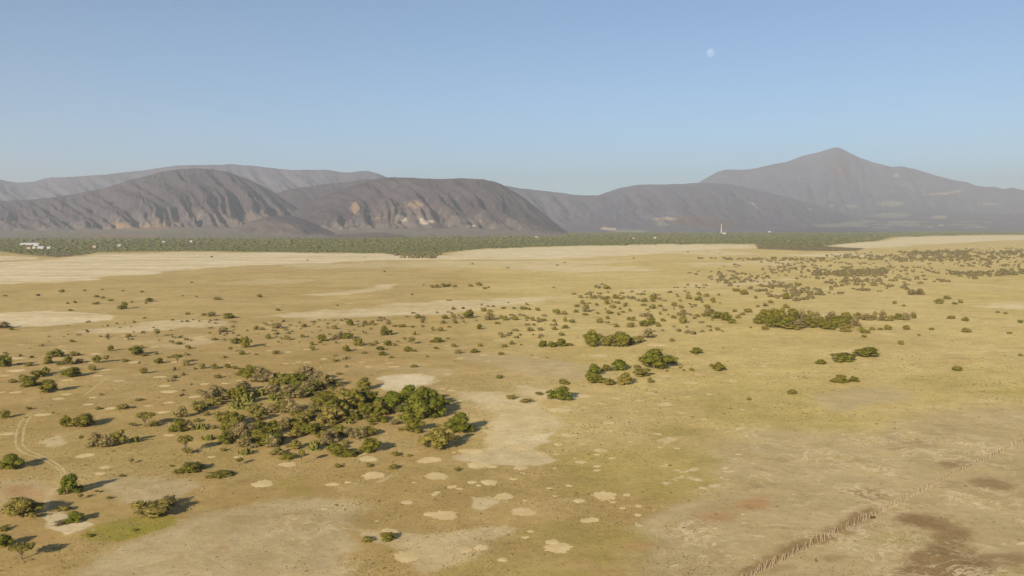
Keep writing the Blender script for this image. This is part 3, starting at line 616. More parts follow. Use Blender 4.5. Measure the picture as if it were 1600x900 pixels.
def dry_crown(seed):
    """bare twigs fanning up and out from the base, with a thin scatter of dead leaves"""
    r_ = np.random.default_rng(seed); V, Fq, off = [], [], 0
    n = 260
    d = r_.normal(size=(n, 3)); d[:, 2] = np.abs(d[:, 2]) * 0.9 + 0.15; d /= np.linalg.norm(d, axis=1, keepdims=True)
    lump = 0.75 + 0.5 * vnoise(np.arctan2(d[:, 1], d[:, 0]) * 1.6 + 7, d[:, 2] * 3, seed)
    tip = d * np.array([0.47, 0.47, 0.92]) * (lump * r_.uniform(0.8, 1.05, n))[:, None]
    base = tip * r_.uniform(0.25, 0.65, n)[:, None]
    side = np.cross(tip - base, r_.normal(size=(n, 3))); side /= np.linalg.norm(side, axis=1, keepdims=True); w = r_.uniform(0.008, 0.017, n)[:, None]
    Vt = np.stack([base - side * w, base + side * w, tip + side * w * 0.4, tip - side * w * 0.4], 1).reshape(-1, 3)
    base_c = lobes_crown(seed + 50, dome_lobes(seed, 8), 900, 0.034, M_DRY, core=0.70, jitter=1.6)
    n0 = len(base_c.vertices); co = np.empty(n0 * 3, np.float32); base_c.vertices.foreach_get('co', co); co = co.reshape(-1, 3)
    fs = [list(p.vertices) for p in base_c.polygons]; bpy.data.meshes.remove(base_c)
    me_ = bpy.data.meshes.new('crown'); me_.from_pydata(co.tolist() + Vt.tolist(), [], fs + (np.arange(len(Vt)).reshape(-1, 4) + n0).tolist())
    me_.materials.append(M_DRY); me_.update(); return me_
PROTO['D'] = [(dry_crown(200 + k), trunk_mesh(k + 47, 0.35, 0.22, 6, 0.022)) for k in range(5)]
def cactus_parts(seed):
    """clump of flat upright pads stacked on one another"""
    r_ = random.Random(seed); bm = bmesh.new()
    def pad(p, h, w, yaw, tilt):
        M_ = Matrix.Translation(p) @ Euler((tilt, r_.uniform(-.35, .35), yaw)).to_matrix().to_4x4() @ Matrix.Diagonal((w, w * 0.22, h / 2, 1)) @ Matrix.Translation((0, 0, 0.95))
        bmesh.ops.create_icosphere(bm, subdivisions=1, radius=1.0, matrix=M_)
        return M_ @ Vector((0, 0, 0.9))
    bmesh.ops.create_icosphere(bm, subdivisions=2, radius=1.0, matrix=Matrix.Diagonal((0.40, 0.40, 0.13, 1)))
    for k in range(20):
        a = r_.uniform(0, 6.28); d = r_.uniform(0.0, 0.36); p = Vector((d * math.cos(a), d * math.sin(a), 0))
        h0 = r_.uniform(.26, .36); tip = pad(p, h0, .085, r_.uniform(0, 6.28), r_.uniform(-.25, .25))
        for j in range(r_.randint(1, 3)):
            t2 = pad(tip + Vector((r_.uniform(-.05, .05), r_.uniform(-.05, .05), -.02)), r_.uniform(.20, .28), .075, r_.uniform(0, 6.28), r_.uniform(-.6, .6))
            if r_.random() < .6 and d < .28: pad(t2, r_.uniform(.17, .24), .065, r_.uniform(0, 6.28), r_.uniform(-.6, .6))
    return bm_mesh('pads', bm, M_CACTUS), trunk_mesh(seed, 0.22, 0.14, 4, 0.04)
PROTO['C'] = [cactus_parts(300 + k) for k in range(4)]
def shrub_lobes(seed):
    r_ = random.Random(seed); L = [(0, 0, .42, .34, .34, .42)]
    for k in range(5):
        a = 2 * PI * k / 5 + r_.uniform(-.5, .5); d = r_.uniform(.2, .34); q = r_.uniform(.15, .24); L.append((d * math.cos(a), d * math.sin(a), r_.uniform(.2, .6), q, q, q * 1.3))
    return L
PROTO['S'] = [(lobes_crown(400 + k, shrub_lobes(k), 380, 0.058, M_OLIVE, core=0.66), None) for k in range(6)]
PROTO['W'] = [(lobes_crown(420 + k, [(0.02, 0, .72, .30, .30, .22), (-.25, .1, .6, .17, .17, .14), (.24, -.1, .55, .18, .18, .15), (0, .25, .5, .15, .15, .12)], 260, 0.055, M_OLIVE, core=0.6), trunk_mesh(60 + k, 0.5, 0.25, 5, 0.03)) for k in range(3)]

NAME = {'G': ('mesquite_tree', 'tree'), 'L': ('mesquite_tree', 'tree'), 'O': ('olive_tree', 'tree'), 'U': ('umbrella_tree', 'tree'), 'D': ('dry_shrub', 'dry shrub'), 'C': ('cactus', 'cactus'), 'S': ('shrub', 'shrub'), 'W': ('sapling', 'sapling')}
NAME['O'] = ('thorn_tree', 'tree')
WORD = {'G': 'green bushy tree', 'L': 'bright green bushy tree', 'O': 'olive brown bushy tree', 'U': 'umbrella tree on a bare trunk', 'D': 'dry grey brown shrub', 'C': 'yellow green cactus clump', 'S': 'olive shrub', 'W': 'thin open sapling'}

# one plant per entry: kind, x, y of its foot in the photograph, width, height there (pixels of 1600), optional label
PL = []
def P(kind, txt):
    for e in txt.split():
        a = e.split(','); PL.append([kind] + [float(q) for q in a] + [None])
def Q(kind, x, y, w, h, label): PL.append([kind, x, y, w, h, label])

# near left corner
Q('L', 14, 737, 34, 20, 'bright green bush with a dark shadow at the left border above the track')
Q('L', 110, 775, 30, 29, 'rounded bright green tree just right of the bend in the track')
Q('O', 35, 815, 52, 26, 'wide pale olive bush left of the lower end of the track')
Q('L', 6, 860, 26, 18, 'dark green bush cut by the left border near the bottom')
Q('U', 34, 881, 34, 22, 'light green umbrella tree casting a detached oval shadow')
Q('L', 117, 819, 25, 15, 'small green bush on the pale sandy clearing')
Q('O', 238, 815, 62, 26, 'wide dark olive bush at the top of the bright green patch')
Q('D', 264, 794, 30, 17, 'loose brown shrub behind the wide dark olive bush')
Q('G', 298, 742, 42, 15, 'flat green bush alone below the left end of the grove')
Q('O', 343, 749, 36, 10, 'low spreading olive bush right of the flat green bush')
Q('D', 98, 822, 22, 7, 'low brown shrub beside the small green bush on sand')
Q('S', 100, 801, 20, 9, 'small green shrub in the shadow of the wide pale bush')
P('S', '170,781,9,5 140,841,12,6 210,831,9,4 190,746,9,4 268,730,8,3 5,832,16,8 362,742,6,3')
P('W', '125,782,13,9 205,726,11,8 150,772,10,5')
Q('S', 574, 849, 19, 9, 'left of the two small shrubs on bare ground at bottom centre')
Q('G', 606, 847, 24, 12, 'right of the two small shrubs on bare ground at bottom centre')
# open grass left of the grove
Q('G', 102, 669, 15, 16, 'narrow upright green bush joined to the wide one at left')
Q('G', 130, 670, 40, 19, 'wide low green bush on open grass right of the track')
Q('D', 149, 700, 20, 19, 'leftmost of the three brown shrubs touching in a short row')
Q('D', 167, 701, 22, 17, 'middle of the three brown shrubs touching in a short row')
Q('O', 184, 698, 24, 22, 'dark right end of the short row of brown shrubs')
Q('C', 211, 693, 15, 13, 'yellow green cactus just right of the row of brown shrubs')
Q('U', 226, 670, 31, 21, 'broad umbrella tree left of the grove')
Q('U', 290, 711, 24, 26, 'slim umbrella tree with a long thin shadow below the grove')
Q('W', 293, 712, 22, 10, 'grey twiggy sapling at the foot of the slim umbrella tree')
P('W', '127,691,9,10 83,649,6,5 207,668,14,6 375,728,15,12')
P('S', '7,655,15,13 45,641,9,5 153,641,11,5 192,641,18,9 218,627,14,4 158,618,6,3 240,668,20,9 349,706,10,6')
# left scatter
P('G', '4,575,22,18 88,559,21,11 76,569,15,11 106,571,15,13 151,568,12,11 112,591,27,15 58,591,19,11 71,586,12,10 48,605,32,13 76,615,24,18 213,556,20,13 248,569,13,9')
P('S', '45,573,14,6 116,557,16,7 92,571,13,5 195,566,11,5 173,549,11,10 145,580,13,9 36,595,16,9 20,599,11,6 226,557,12,5 221,545,8,5 201,527,10,6 280,539,11,5 294,546,10,7 335,532,11,4 291,572,13,10 264,560,7,3 316,577,12,10 335,577,13,8 355,576,12,8 367,577,9,5 340,592,14,7 378,555,11,8 351,560,7,4 225,585,13,11 112,535,9,4 8,553,6,3 18,516,9,4')
P('D', '125,568,14,6 348,520,15,8 5,514,18,9 270,537,5,5')
P('W', '167,567,13,11 245,527,14,12 218,572,6,7 360,551,10,9 328,524,6,5')
Q('U', 277, 569, 17, 13, 'small dark umbrella tree in the left scatter beyond the grove')
P('S', '97,457,9,5 151,465,10,4 160,467,8,4 173,471,9,4 150,476,11,4 187,484,11,7 206,473,5,3 228,475,5,4 106,475,5,3 117,474,6,4 110,486,7,3 405,465,10,6 340,469,14,5 318,494,9,5 293,492,9,4 367,504,5,3 192,455,5,2 160,453,5,2 222,457,6,3 307,464,5,2 285,463,4,2 434,486,9,4 8,463,6,2 226,498,6,3')
P('G', '194,483,10,11 233,472,11,6 357,498,17,8')
P('D', '330,495,15,7')
# behind the grove, left of centre
P('G', '368,538,15,9 385,544,17,16 503,534,14,12 543,530,15,10 541,550,11,10 561,541,14,12 547,509,13,9 600,525,13,15 606,541,13,9 594,548,13,7 637,550,12,8 683,536,19,8 597,556,13,6')
P('S', '378,535,9,9 400,516,11,8 410,516,9,5 427,513,7,9 419,530,10,9 448,532,11,9 473,528,9,6 475,512,12,7 522,515,12,7 431,554,11,7 488,548,9,8 487,540,9,7 515,524,5,4 554,534,9,9 525,537,6,5 523,566,9,5 530,586,11,4 389,577,11,8 581,508,10,8 594,498,8,4 606,507,9,4 617,511,9,4 628,512,13,6 645,512,7,4 653,498,12,8 661,498,9,5 660,505,7,7 660,512,7,5 609,524,11,9 580,541,11,6 588,538,8,7 615,541,9,6 648,524,7,7 676,517,8,7 688,518,10,8 702,512,7,3 695,499,13,8 692,506,11,6 709,497,9,7 711,506,10,6 699,530,6,3 709,543,10,7 716,553,12,7 681,546,9,5 569,553,10,4 611,560,9,4 667,558,5,3 647,575,13,6 647,550,9,4 400,555,6,3')
P('D', '435,514,15,9 524,531,11,9 533,528,13,10 570,509,9,8')
P('W', '447,520,10,7 500,540,9,7 632,536,10,9 643,539,18,12 413,543,7,4 621,537,7,5 724,506,9,5 435,538,6,5')
# centre
P('G', '732,498,17,12 741,552,15,7 848,543,17,11 862,543,13,9 876,542,20,12 749,515,11,8')
P('S', '755,487,11,7 766,488,9,5 786,483,9,4 803,483,7,4 818,484,15,5 840,486,9,6 866,489,7,6 871,492,12,10 882,490,8,5 783,498,9,7 789,501,11,8 805,501,12,8 823,499,9,6 832,502,9,8 849,502,11,5 866,503,7,5 883,503,7,9 894,505,11,7 777,507,11,5 834,509,7,4 827,518,8,3 833,524,5,3 866,516,10,6 883,514,13,7 843,529,7,3 877,525,10,6 750,542,9,6 788,543,10,6 800,539,10,7 814,540,5,3 782,555,12,5 891,541,13,5 780,592,14,6 831,556,4,2 855,560,4,2')
P('D', '765,501,18,12')
P('S', '675,450,10,5 683,450,12,6 693,449,13,7 701,448,9,6 711,449,9,5 735,448,10,4 748,447,13,7 757,452,9,4 763,450,6,3 662,446,4,2 644,461,5,3')
# ring of bushes and the thicket behind it
Q('G', 926, 543, 28, 25, 'big green left end of the thicket behind the ring of bushes')
Q('O', 949, 543, 22, 17, 'low olive bush filling the dip in the thicket behind the ring')
Q('G', 970, 543, 28, 25, 'tallest green bush in the middle of the thicket behind the ring')
Q('O', 986, 540, 22, 14, 'olive bush sloping down at right of the tallest thicket bush')
Q('O', 1000, 535, 13, 11, 'small olive bush beside the grey bare shrub of the thicket')
Q('D', 1013, 529, 19, 15, 'pale grey bare shrub at the right end of the thicket')
Q('S', 1050, 534, 9, 6, 'lone dark shrub right of the pale grey bare shrub')
Q('L', 929, 587, 23, 17, 'green bush at the upper left of the ring')
Q('G', 947, 581, 16, 11, 'dark bush joining the two upper bushes of the ring')
Q('L', 968, 580, 30, 17, 'bright green bush at the top of the ring')
Q('G', 929, 600, 28, 15, 'green bush at the lower left of the ring')
Q('O', 950, 603, 24, 11, 'low brown olive bush along the bottom of the ring')
Q('O', 976, 603, 29, 17, 'brown olive bush at the lower right of the ring')
Q('O', 1003, 590, 30, 14, 'long olive bush between the ring and the big green bush')
Q('L', 1022, 579, 48, 30, 'largest green bush right of the ring')
Q('G', 1046, 569, 20, 13, 'green bush merged into the right flank of the largest bush')
P('S', '995,576,13,6 1016,599,12,9 1057,562,7,4 1063,576,6,3 1080,580,9,6 1042,581,5,3 1068,580,6,3')
Q('G', 1088, 554, 18, 10, 'round dark bush alone right of the largest green bush')
Q('G', 1122, 581, 23, 13, 'round bush alone on open grass right of the ring')
Q('L', 876, 628, 42, 21, 'bright green bush alone in the centre below the ring')
Q('S', 798, 625, 19, 8, 'leftmost of the small dark shrubs beside the lone centre bush')
Q('S', 822, 631, 21, 8, 'low wide shrub between the lone centre bush and the leftmost')
Q('S', 842, 618, 14, 6, 'small shrub touching the left side of the lone centre bush')
Q('S', 880, 602, 18, 10, 'shrub on open ground just above the lone centre bush')
# right plain
Q('G', 1355, 560, 36, 16, 'largest of the round bushes on the open right plain')
Q('G', 1318, 567, 32, 14, 'olive round bush left of the largest on the right plain')
Q('G', 1283, 570, 16, 7, 'small dark bush left of the pair of round bushes')
Q('G', 1313, 600, 24, 12, 'left of the two bushes side by side on the right plain')
Q('G', 1334, 598, 15, 8, 'right of the two bushes side by side on the right plain')
Q('S', 1238, 617, 17, 8, 'lone dark shrub between the green flush and the right plain')
Q('S', 1170, 626, 8, 5, 'tiny dark shrub on the green flush near the centre')
Q('S', 1496, 581, 16, 9, 'lone shrub far out on the right plain')
P('S', '1408,539,9,7 1510,520,14,7 1487,499,12,6 1508,502,12,6 1577,522,9,3 1595,505,9,5 1468,475,15,8 1480,468,11,6 1491,476,9,4 1501,474,8,6 1398,475,8,5 1412,479,8,3 1350,528,9,5 1363,516,9,5 1376,516,8,4 1387,516,13,8 1416,516,13,8 1455,516,9,4 1436,525,6,3 1559,489,6,3 1571,491,7,3 1595,557,8,4 1417,453,9,4')
Q('D', 1424, 461, 14, 8, 'left half of the dark brown clump in the far right scatter')
Q('D', 1438, 461, 14, 9, 'right half of the dark brown clump in the far right scatter')
# long thicket on the right
P('G', '1194,508,26,22 1206,513,20,20 1214,509,28,27 1226,514,24,17 1237,509,26,25 1262,513,26,17 1283,513,22,15 1293,516,22,15 1310,513,26,19 1323,508,26,17 1403,500,15,9')
P('D', '1183,506,14,12 1247,514,22,13 1252,506,16,20 1277,508,18,19 1300,507,24,18 1337,511,16,15 1351,501,15,9 1359,501,13,8 1366,500,9,13 1380,502,15,15 1414,501,15,10')
P('O', '1196,516,13,7 1238,516,26,9 1266,505,16,17 1322,520,21,13 1391,502,11,9 1340,499,13,10')
P('S', '1428,498,10,10 1352,522,18,7')
Q('C', 1345, 519, 14, 11, 'yellow cactus clump at the right foot of the long thicket')
# far scatter, centre to right
P('G', '1122,499,17,11 1134,502,19,13 1018,508,18,13 1006,511,15,11 1228,468,10,10')
P('C', '900,489,12,7')
P('S', '948,452,13,7 917,466,5,3 924,467,5,4 930,467,7,5 940,468,9,6 948,468,11,6 962,467,11,8 970,468,10,4 981,466,6,4 988,466,6,4 910,476,9,8 921,475,6,3 901,480,10,5 914,493,11,4 932,478,8,5 948,476,11,9 966,475,8,5 977,479,9,7 958,482,9,7 969,484,6,4 946,484,4,3 984,487,7,6 952,491,15,6 966,493,7,6 973,489,7,4 934,491,7,4 937,505,13,9 949,499,8,6 983,501,11,6 989,502,9,8 985,512,15,9 962,512,11,8 1028,511,11,8 1036,503,11,6 1007,472,12,7 1019,472,11,7 1022,468,11,6 1006,478,10,4 1020,483,12,8 1031,480,9,5 1031,492,5,6 1044,493,5,3 1052,498,11,6 1067,499,10,6 1068,506,14,12 1053,512,5,4 1073,512,6,3 1053,478,9,7 1064,482,9,6 1048,458,7,4 1076,468,11,9 1143,506,15,8 1112,491,10,6 1105,495,15,7 1099,495,8,6 1089,496,9,6 1153,498,10,7 1169,489,13,8 1160,493,9,5 1148,488,8,5 1105,482,10,7 1112,488,9,6 1091,470,14,7 1092,462,10,7 1104,464,10,6 1114,473,10,9 1123,462,5,4 1150,456,13,6 1163,461,14,9 1181,467,6,6 1228,482,11,7 1184,480,7,4 1204,474,9,6 1121,517,10,6 1129,519,5,3 1173,513,5,3')
P('D', '915,488,13,13 1068,492,11,8 1196,479,9,5 882,492,8,5')
P('W', '950,509,9,7 1012,488,10,6 1063,473,9,5 1125,476,6,4')
# the grove: back edge
P('G', '381,589,22,12 393,592,28,17 363,626,19,15 451,602,20,16 462,606,26,20 468,614,30,14 495,612,22,13 518,602,12,8')
P('D', '406,599,25,20 480,600,30,23 491,605,28,20 504,609,24,22 381,614,24,15 333,629,26,21 347,627,16,18 452,624,26,18 470,624,22,14 452,647,22,20 425,647,20,12 284,654,18,16 511,626,15,13')
P('C', '435,594,16,15 440,605,13,13 370,642,26,22 388,632,24,20 406,620,17,16 426,628,20,13 313,642,22,15 274,652,10,10')
P('O', '430,614,18,18 310,645,18,15 334,635,20,12 398,648,22,14 523,627,22,14')
P('G', '378,627,22,19 500,635,24,16 465,654,18,10')
# the grove: middle and front
P('G', '365,665,26,16 279,677,24,20 352,696,20,16 360,683,22,18 404,679,20,18 421,684,25,17 402,694,28,18 425,698,32,17 450,671,25,14 469,675,28,14 483,681,22,16 450,720,19,10 506,688,18,12 521,708,20,14')
P('D', '372,694,30,28 391,683,18,15 385,702,24,15 296,674,17,15 516,693,22,17')
P('O', '348,663,22,16 461,703,16,14 433,713,18,10')
P('C', '316,674,20,16 325,690,22,12 382,713,26,14 492,706,24,19')
Q('U', 471, 727, 12, 23, 'thin upright tree with a bare stem at the front of the grove')
# the grove: dense right end
P('O', '535,643,32,22 541,655,18,18 519,664,34,26')
P('G', '521,650,30,22 553,640,28,26 574,634,28,22 571,652,24,20 592,651,26,20 588,662,22,15 646,678,28,20 531,683,23,15 576,683,24,14 579,710,28,22 531,714,26,14 547,716,17,9')
P('L', '611,636,24,24 613,646,36,32 640,634,42,28 661,644,46,36 655,658,50,40 681,654,36,32 689,642,22,22 668,630,32,22')
P('C', '561,657,20,11 626,658,17,13 545,664,14,10')
P('D', '618,665,15,9 557,687,16,14 511,696,18,17')
Q('O', 684, 707, 50, 36, 'round olive tree standing free at the lower right of the grove')
Q('L', 718, 680, 48, 32, 'round green tree standing free at the right tip of the grove')
P('S', '685,669,15,6 618,714,15,8 640,714,9,4 615,735,16,10 577,731,12,7 527,732,14,7 714,737,12,6 625,674,9,6 655,690,6,3')

rq = random.Random(77)
UNDER = [(300, 645), (350, 618), (430, 588), (500, 590), (560, 615), (600, 650), (590, 712), (480, 720), (390, 708), (345, 690), (290, 668)]
while len(PL) and sum(1 for e in PL if e[5] is None and e[0] == 'S' and len(e) == 7) < 42:
    u, v = rq.uniform(285, 610), rq.uniform(585, 722)
    if poly_dist(UNDER, np.array([u]), np.array([v]), 2.0)[0] > 0: PL.append(['S', u, v, rq.uniform(7, 15), rq.uniform(4, 8), None, 0])
CORE = [(425, 592), (500, 590), (590, 612), (625, 655), (520, 668), (430, 645)]
FRONT = [(350, 660), (470, 655), (585, 675), (575, 705), (470, 705), (380, 700)]
for poly, n in ((CORE, 24), (FRONT, 12)):
    while n:
        u, v = rq.uniform(340, 630), rq.uniform(585, 710)
        if poly_dist(poly, np.array([u]), np.array([v]), 2.0)[0] > 0:
            k_ = rq.choice('GOOGDDL'); PL.append([k_, u, v, rq.uniform(15, 24), rq.uniform(11, 17), None]); n -= 1
PL = [e[:6] for e in PL]
def zone(x, y):
    if y > 728: return 'near the track in the left corner' if x < 500 else 'in front of the grove'
    if 575 < y <= 728 and 262 <= x < 705:
        if y > 668: b = 'front'
        elif y > 628: b = 'middle'
        else: b = 'back'
        a = 'left part' if x < 400 else ('central part' if x < 530 else 'dense right end')
        return f'at the {b} of the grove\'s {a}'
    if y > 615 and x < 262: return 'on the grass left of the grove'
    if x < 200 and y > 515: return 'in the scatter above the track'
    if x < 400 and y > 500: return 'in the scatter behind the grove\'s left part'
    if x < 460: return 'on the far left plain near the salt flats'
    if x < 560 and y > 455: return 'behind the middle of the grove'
    if x < 650 and y > 455: return 'in the strip above the grove\'s right end'
    if x < 730 and y > 455: return 'in the strip left of the pale central ground'
    if x < 790 and y < 455: return 'in the two far clumps on the bare centre'
    if x < 825: return 'in the centre left of the low thicket'
    if x < 900 and y < 570: return 'in the centre above the low thicket'
    if y > 545 and x < 1130: return 'around the ring of bushes'
    if x < 945: return 'at the left of the far scatter above the low thicket'
    if x < 1000: return 'in the far scatter straight above the low thicket'
    if x < 1048: return 'in the far scatter above the pale bare shrub'
    if x < 1095: return 'in the far scatter right of the low thicket'
    if x < 1172: return 'in the far scatter left of the long thicket'
    if 1175 < x < 1440 and 484 < y < 530: return 'in the long thicket on the right'
    if x < 1240: return 'in the far scatter over the long thicket'
    return 'on the open plain right of the long thicket'
ORD = 'first second third fourth fifth sixth seventh eighth ninth tenth eleventh twelfth thirteenth fourteenth fifteenth sixteenth seventeenth eighteenth nineteenth twentieth twenty-first twenty-second twenty-third twenty-fourth twenty-fifth twenty-sixth twenty-seventh twenty-eighth twenty-ninth thirtieth'.split()
groups = {}
for e in PL:
    if e[5] is None: groups.setdefault((zone(e[1], e[2]), WORD[e[0]]), []).append(e)
for (z, w), es in groups.items():
    es.sort(key=lambda e: e[1])
    for k, e in enumerate(es):
        e[5] = f'{w} {z}' if len(es) == 1 else f'{w} {z}, {ORD[min(k, 29)]} from left'
GROUPS = {'tree': 'trees of the dry plain', 'shrub': 'small shrubs scattered over the plain', 'dry shrub': 'dry brown shrubs', 'cactus': 'cactus clumps', 'sapling': 'thin saplings'}
count = {}
print({k: sum(1 for e in PL if e[0] == k) for k in NAME})
rp = random.Random(21)
GROVE = [(300, 640), (340, 610), (430, 580), (500, 582), (560, 610), (690, 605), (702, 645), (660, 670), (590, 720), (480, 725), (380, 712), (340, 690), (290, 665)]
for kind, u, v, w, h, label in PL:
    if poly_dist(GROVE, np.array([u]), np.array([v]), 2.0)[0] > 0 and kind in 'GODC': w, h = w * 1.22, h * 1.08
    x, y = gpt(u, v); d = math.hypot(math.hypot(x, y), CAM_H); sc_ = d / F
    sinp = CAM_H / d; W_ = w * sc_ * 1.02
    # apparent height = upright part plus the depth of the crown seen from above
    H_ = math.sqrt(max((h * sc_) ** 2 - (0.75 * W_ * sinp) ** 2, (0.45 * h * sc_) ** 2)) * 1.06
    y += 0.45 * W_                                     # the foot of the crown's front edge was read, not its centre
    x = (u - CX) / F * (y * cp + CAM_H * sp)
    k = count.get(kind, 0); count[kind] = k + 1
    crown, trunk = PROTO[kind][k % len(PROTO[kind])]
    nm, cat = NAME[kind]
    if trunk is None or w < 11:
        o = obj(nm, crown)
    else:
        o = link(bpy.data.objects.new(nm, None))
        obj('pads' if kind == 'C' else 'crown', crown, o); obj('stem' if kind == 'C' else 'trunk', trunk, o)
    tag(o, label, cat, GROUPS[cat])
    o.location = (x, y, 0); o.rotation_euler = (0, 0, rp.uniform(0, 2 * PI)); o.scale = (W_, W_ * rp.uniform(0.85, 1.1), H_)

# thousands of small shrubs on the far right plain: past the 300 largest they are one mass
def scatter(n, u0, u1, v0, v1, dens, smin, smax, seed):
    r_ = np.random.default_rng(seed); out = []
    while len(out) < n:
        u = r_.uniform(u0, u1); v = v0 + (v1 - v0) * r_.random() ** 1.4
        x, y = gpt(u, v)
        if r_.random() < dens(u, v, x, y): out.append((x, y, r_.uniform(smin, smax), 0.8 * r_.random()))
    return out
SMALL = []
def dn(u, v, x, y):
    lim = 505 - 0.13 * (u - 1000) if u > 1000 else 480
    edge = np.interp(u, [860, 1000, 1150, 1250, 1600], [455, 440, 412, 399, 385])
    if v < edge or v > lim: return 0
    return float(sstep(0.34, 0.72, fbm(x / 55, y / 120, 5, 3))) * (1.0 if u > 1120 else 0.3)
SMALL += scatter(950, 880, 1640, 388, 500, dn, 0.9, 2.1, 1)
SMALL += scatter(130, 560, 1120, 446, 530, lambda u, v, x, y: float(sstep(0.46, 0.62, fbm(x / 40, y / 60, 6, 3))) * (v > 500 - 0.12 * (u - 560)), 0.7, 1.4, 2)
SMALL += scatter(130, 0, 560, 500, 620, lambda u, v, x, y: float(sstep(0.46, 0.62, fbm(x / 30, y / 40, 9, 3))), 0.4, 1.0, 3)
def band(poly, n, seed, lo=1.2, hi=3.0):
    P_ = np.array(poly); r_ = np.random.default_rng(seed); out = []
    while len(out) < n:
        u = r_.uniform(P_[:, 0].min(), P_[:, 0].max()); v = r_.uniform(P_[:, 1].min(), P_[:, 1].max())
        if poly_dist(poly, np.array([u]), np.array([v]), 3.0)[0] > 0:
            x, y = gpt(u, v); out.append((x, y, r_.uniform(lo, hi), r_.uniform(0, 0.6)))
    return out
SMALL += band([(1080, 404), (1150, 403), (1290, 404), (1290, 408), (1160, 408)], 70, 2)
SMALL += band([(1255, 428), (1300, 427), (1385, 420), (1380, 431), (1290, 433)], 110, 3)
SMALL += band([(1290, 400), (1420, 397), (1600, 392), (1640, 400), (1560, 408), (1400, 410), (1330, 405)], 260, 4, 1.4, 3.2)
SMALL += band([(1400, 394), (1520, 392), (1500, 397), (1420, 398)], 90, 5, 1.6, 3.4)
SMALL += band([(1480, 427), (1600, 422), (1600, 430), (1500, 432)], 60, 6)
SMALL += band([(610, 398), (690, 397), (680, 404), (630, 403)], 70, 7, 2.0, 3.6)
SMALL += [(*gpt(u, v), rd.uniform(0.9, 1.8), 0.4) for u, v in [(480, 407), (600, 425), (570, 402), (738, 413), (882, 411), (870, 415), (793, 419), (865, 450), (1075, 394), (1105, 393), (1125, 397), (330, 402), (1250, 417), (60, 462), (130, 455), (525, 478), (990, 404), (940, 445), (300, 442), (700, 470), (1500, 416), (1330, 417)]]
A = np.array(SMALL)
# each tuft is three overlapping clumps
AA = np.concatenate([A + np.stack([RNG.normal(0, 1, len(A)) * A[:, 2] * 0.55, RNG.normal(0, 1, len(A)) * A[:, 2] * 0.55, 0 * A[:, 2], 0 * A[:, 3]], 1) for _ in range(3)])
o = blob_mass('far_shrubs', AA[:, :2], AA[:, 2] * RNG.uniform(0.5, 0.9, len(AA)), AA[:, 2] * RNG.uniform(0.8, 1.5, len(AA)), M_FARFOL, 0.40 + 0.6 * AA[:, 3], 0.35, 8)
tag(o, 'mass of tiny shrubs dotted over the far right of the plain', 'shrubs', kind='stuff')

# low grass tussocks: real tufts over the near plain, past counting
NT_ = 190000; rt = np.random.default_rng(41)
tu = rt.uniform(-40, 1640, NT_); tv = 470 + 490 * rt.random(NT_) ** 0.75
tY = CAM_H * F / (tv - 350.0); tX = (tu - CX) / F * (tY * cp + CAM_H * sp); tY = tY * 1.0
gi = np.clip(np.searchsorted(-vv, -tv), 0, nr - 1); gj = np.clip(((tX / tY - tan_az[0]) / (tan_az[-1] - tan_az[0]) * (nc - 1)).astype(int), 0, nc - 1); vi = gi * nc + gj
bare = np.clip(mask['salt'][vi], 0, 1) * amount['salt'][vi] + 0.55 * np.clip(mask['grey'][vi], 0, 1) * amount['grey'][vi] + 0.5 * np.clip(mask['dark'][vi], 0, 1)
kp = rt.random(NT_) < np.clip(1.5 * (fbm(tX / 14, tY / 14, 71, 5) - 0.28) - bare, 0.03, 1)
for u_, v_, w__ in discs:
    x_, y_ = gpt(u_, v_); kp &= (tX - x_) ** 2 + (tY - y_) ** 2 > (0.46 * w__ * math.hypot(y_, CAM_H) / F) ** 2 * rt.uniform(0.7, 1.1, NT_)
tX, tY = tX[kp], tY[kp]; n_ = len(tX); sz_ = rt.uniform(0.07, 0.19, n_) * np.where(rt.random(n_) < 0.03, 2.2, 1.0) * np.clip(tY / 170, 0.9, 1.8)
an = rt.uniform(0, 6.28, n_)[:, None] + np.arange(5)[None] * 1.2566
ring = np.stack([tX[:, None] + np.cos(an) * sz_[:, None] * rt.uniform(.6, 1.2, (n_, 5)), tY[:, None] + np.sin(an) * sz_[:, None] * rt.uniform(.6, 1.2, (n_, 5)), np.full((n_, 5), 0.0)], 2)
apex = np.stack([tX + rt.normal(0, .06, n_), tY + rt.normal(0, .06, n_), sz_ * rt.uniform(0.35, 0.8, n_)], 1)[:, None]
tv_ = np.concatenate([ring, apex], 1).reshape(-1, 3)
tf = np.array([[k, (k + 1) % 5, 5] for k in range(5)])[None] + (np.arange(n_) * 6)[:, None, None]
s = NT('dry_grass'); geo = s.n('ShaderNodeNewGeometry').outputs['Random Per Island']
s.color(s.mix(geo, (0.150, 0.112, 0.040), (0.330, 0.250, 0.095))); 
o = obj('grass_tussocks', mesh_np('grass_tussocks', tv_, tf.reshape(-1, 3), s.m)); tag(o, 'short dry straw coloured tussocks covering the near plain', 'grass', kind='stuff')

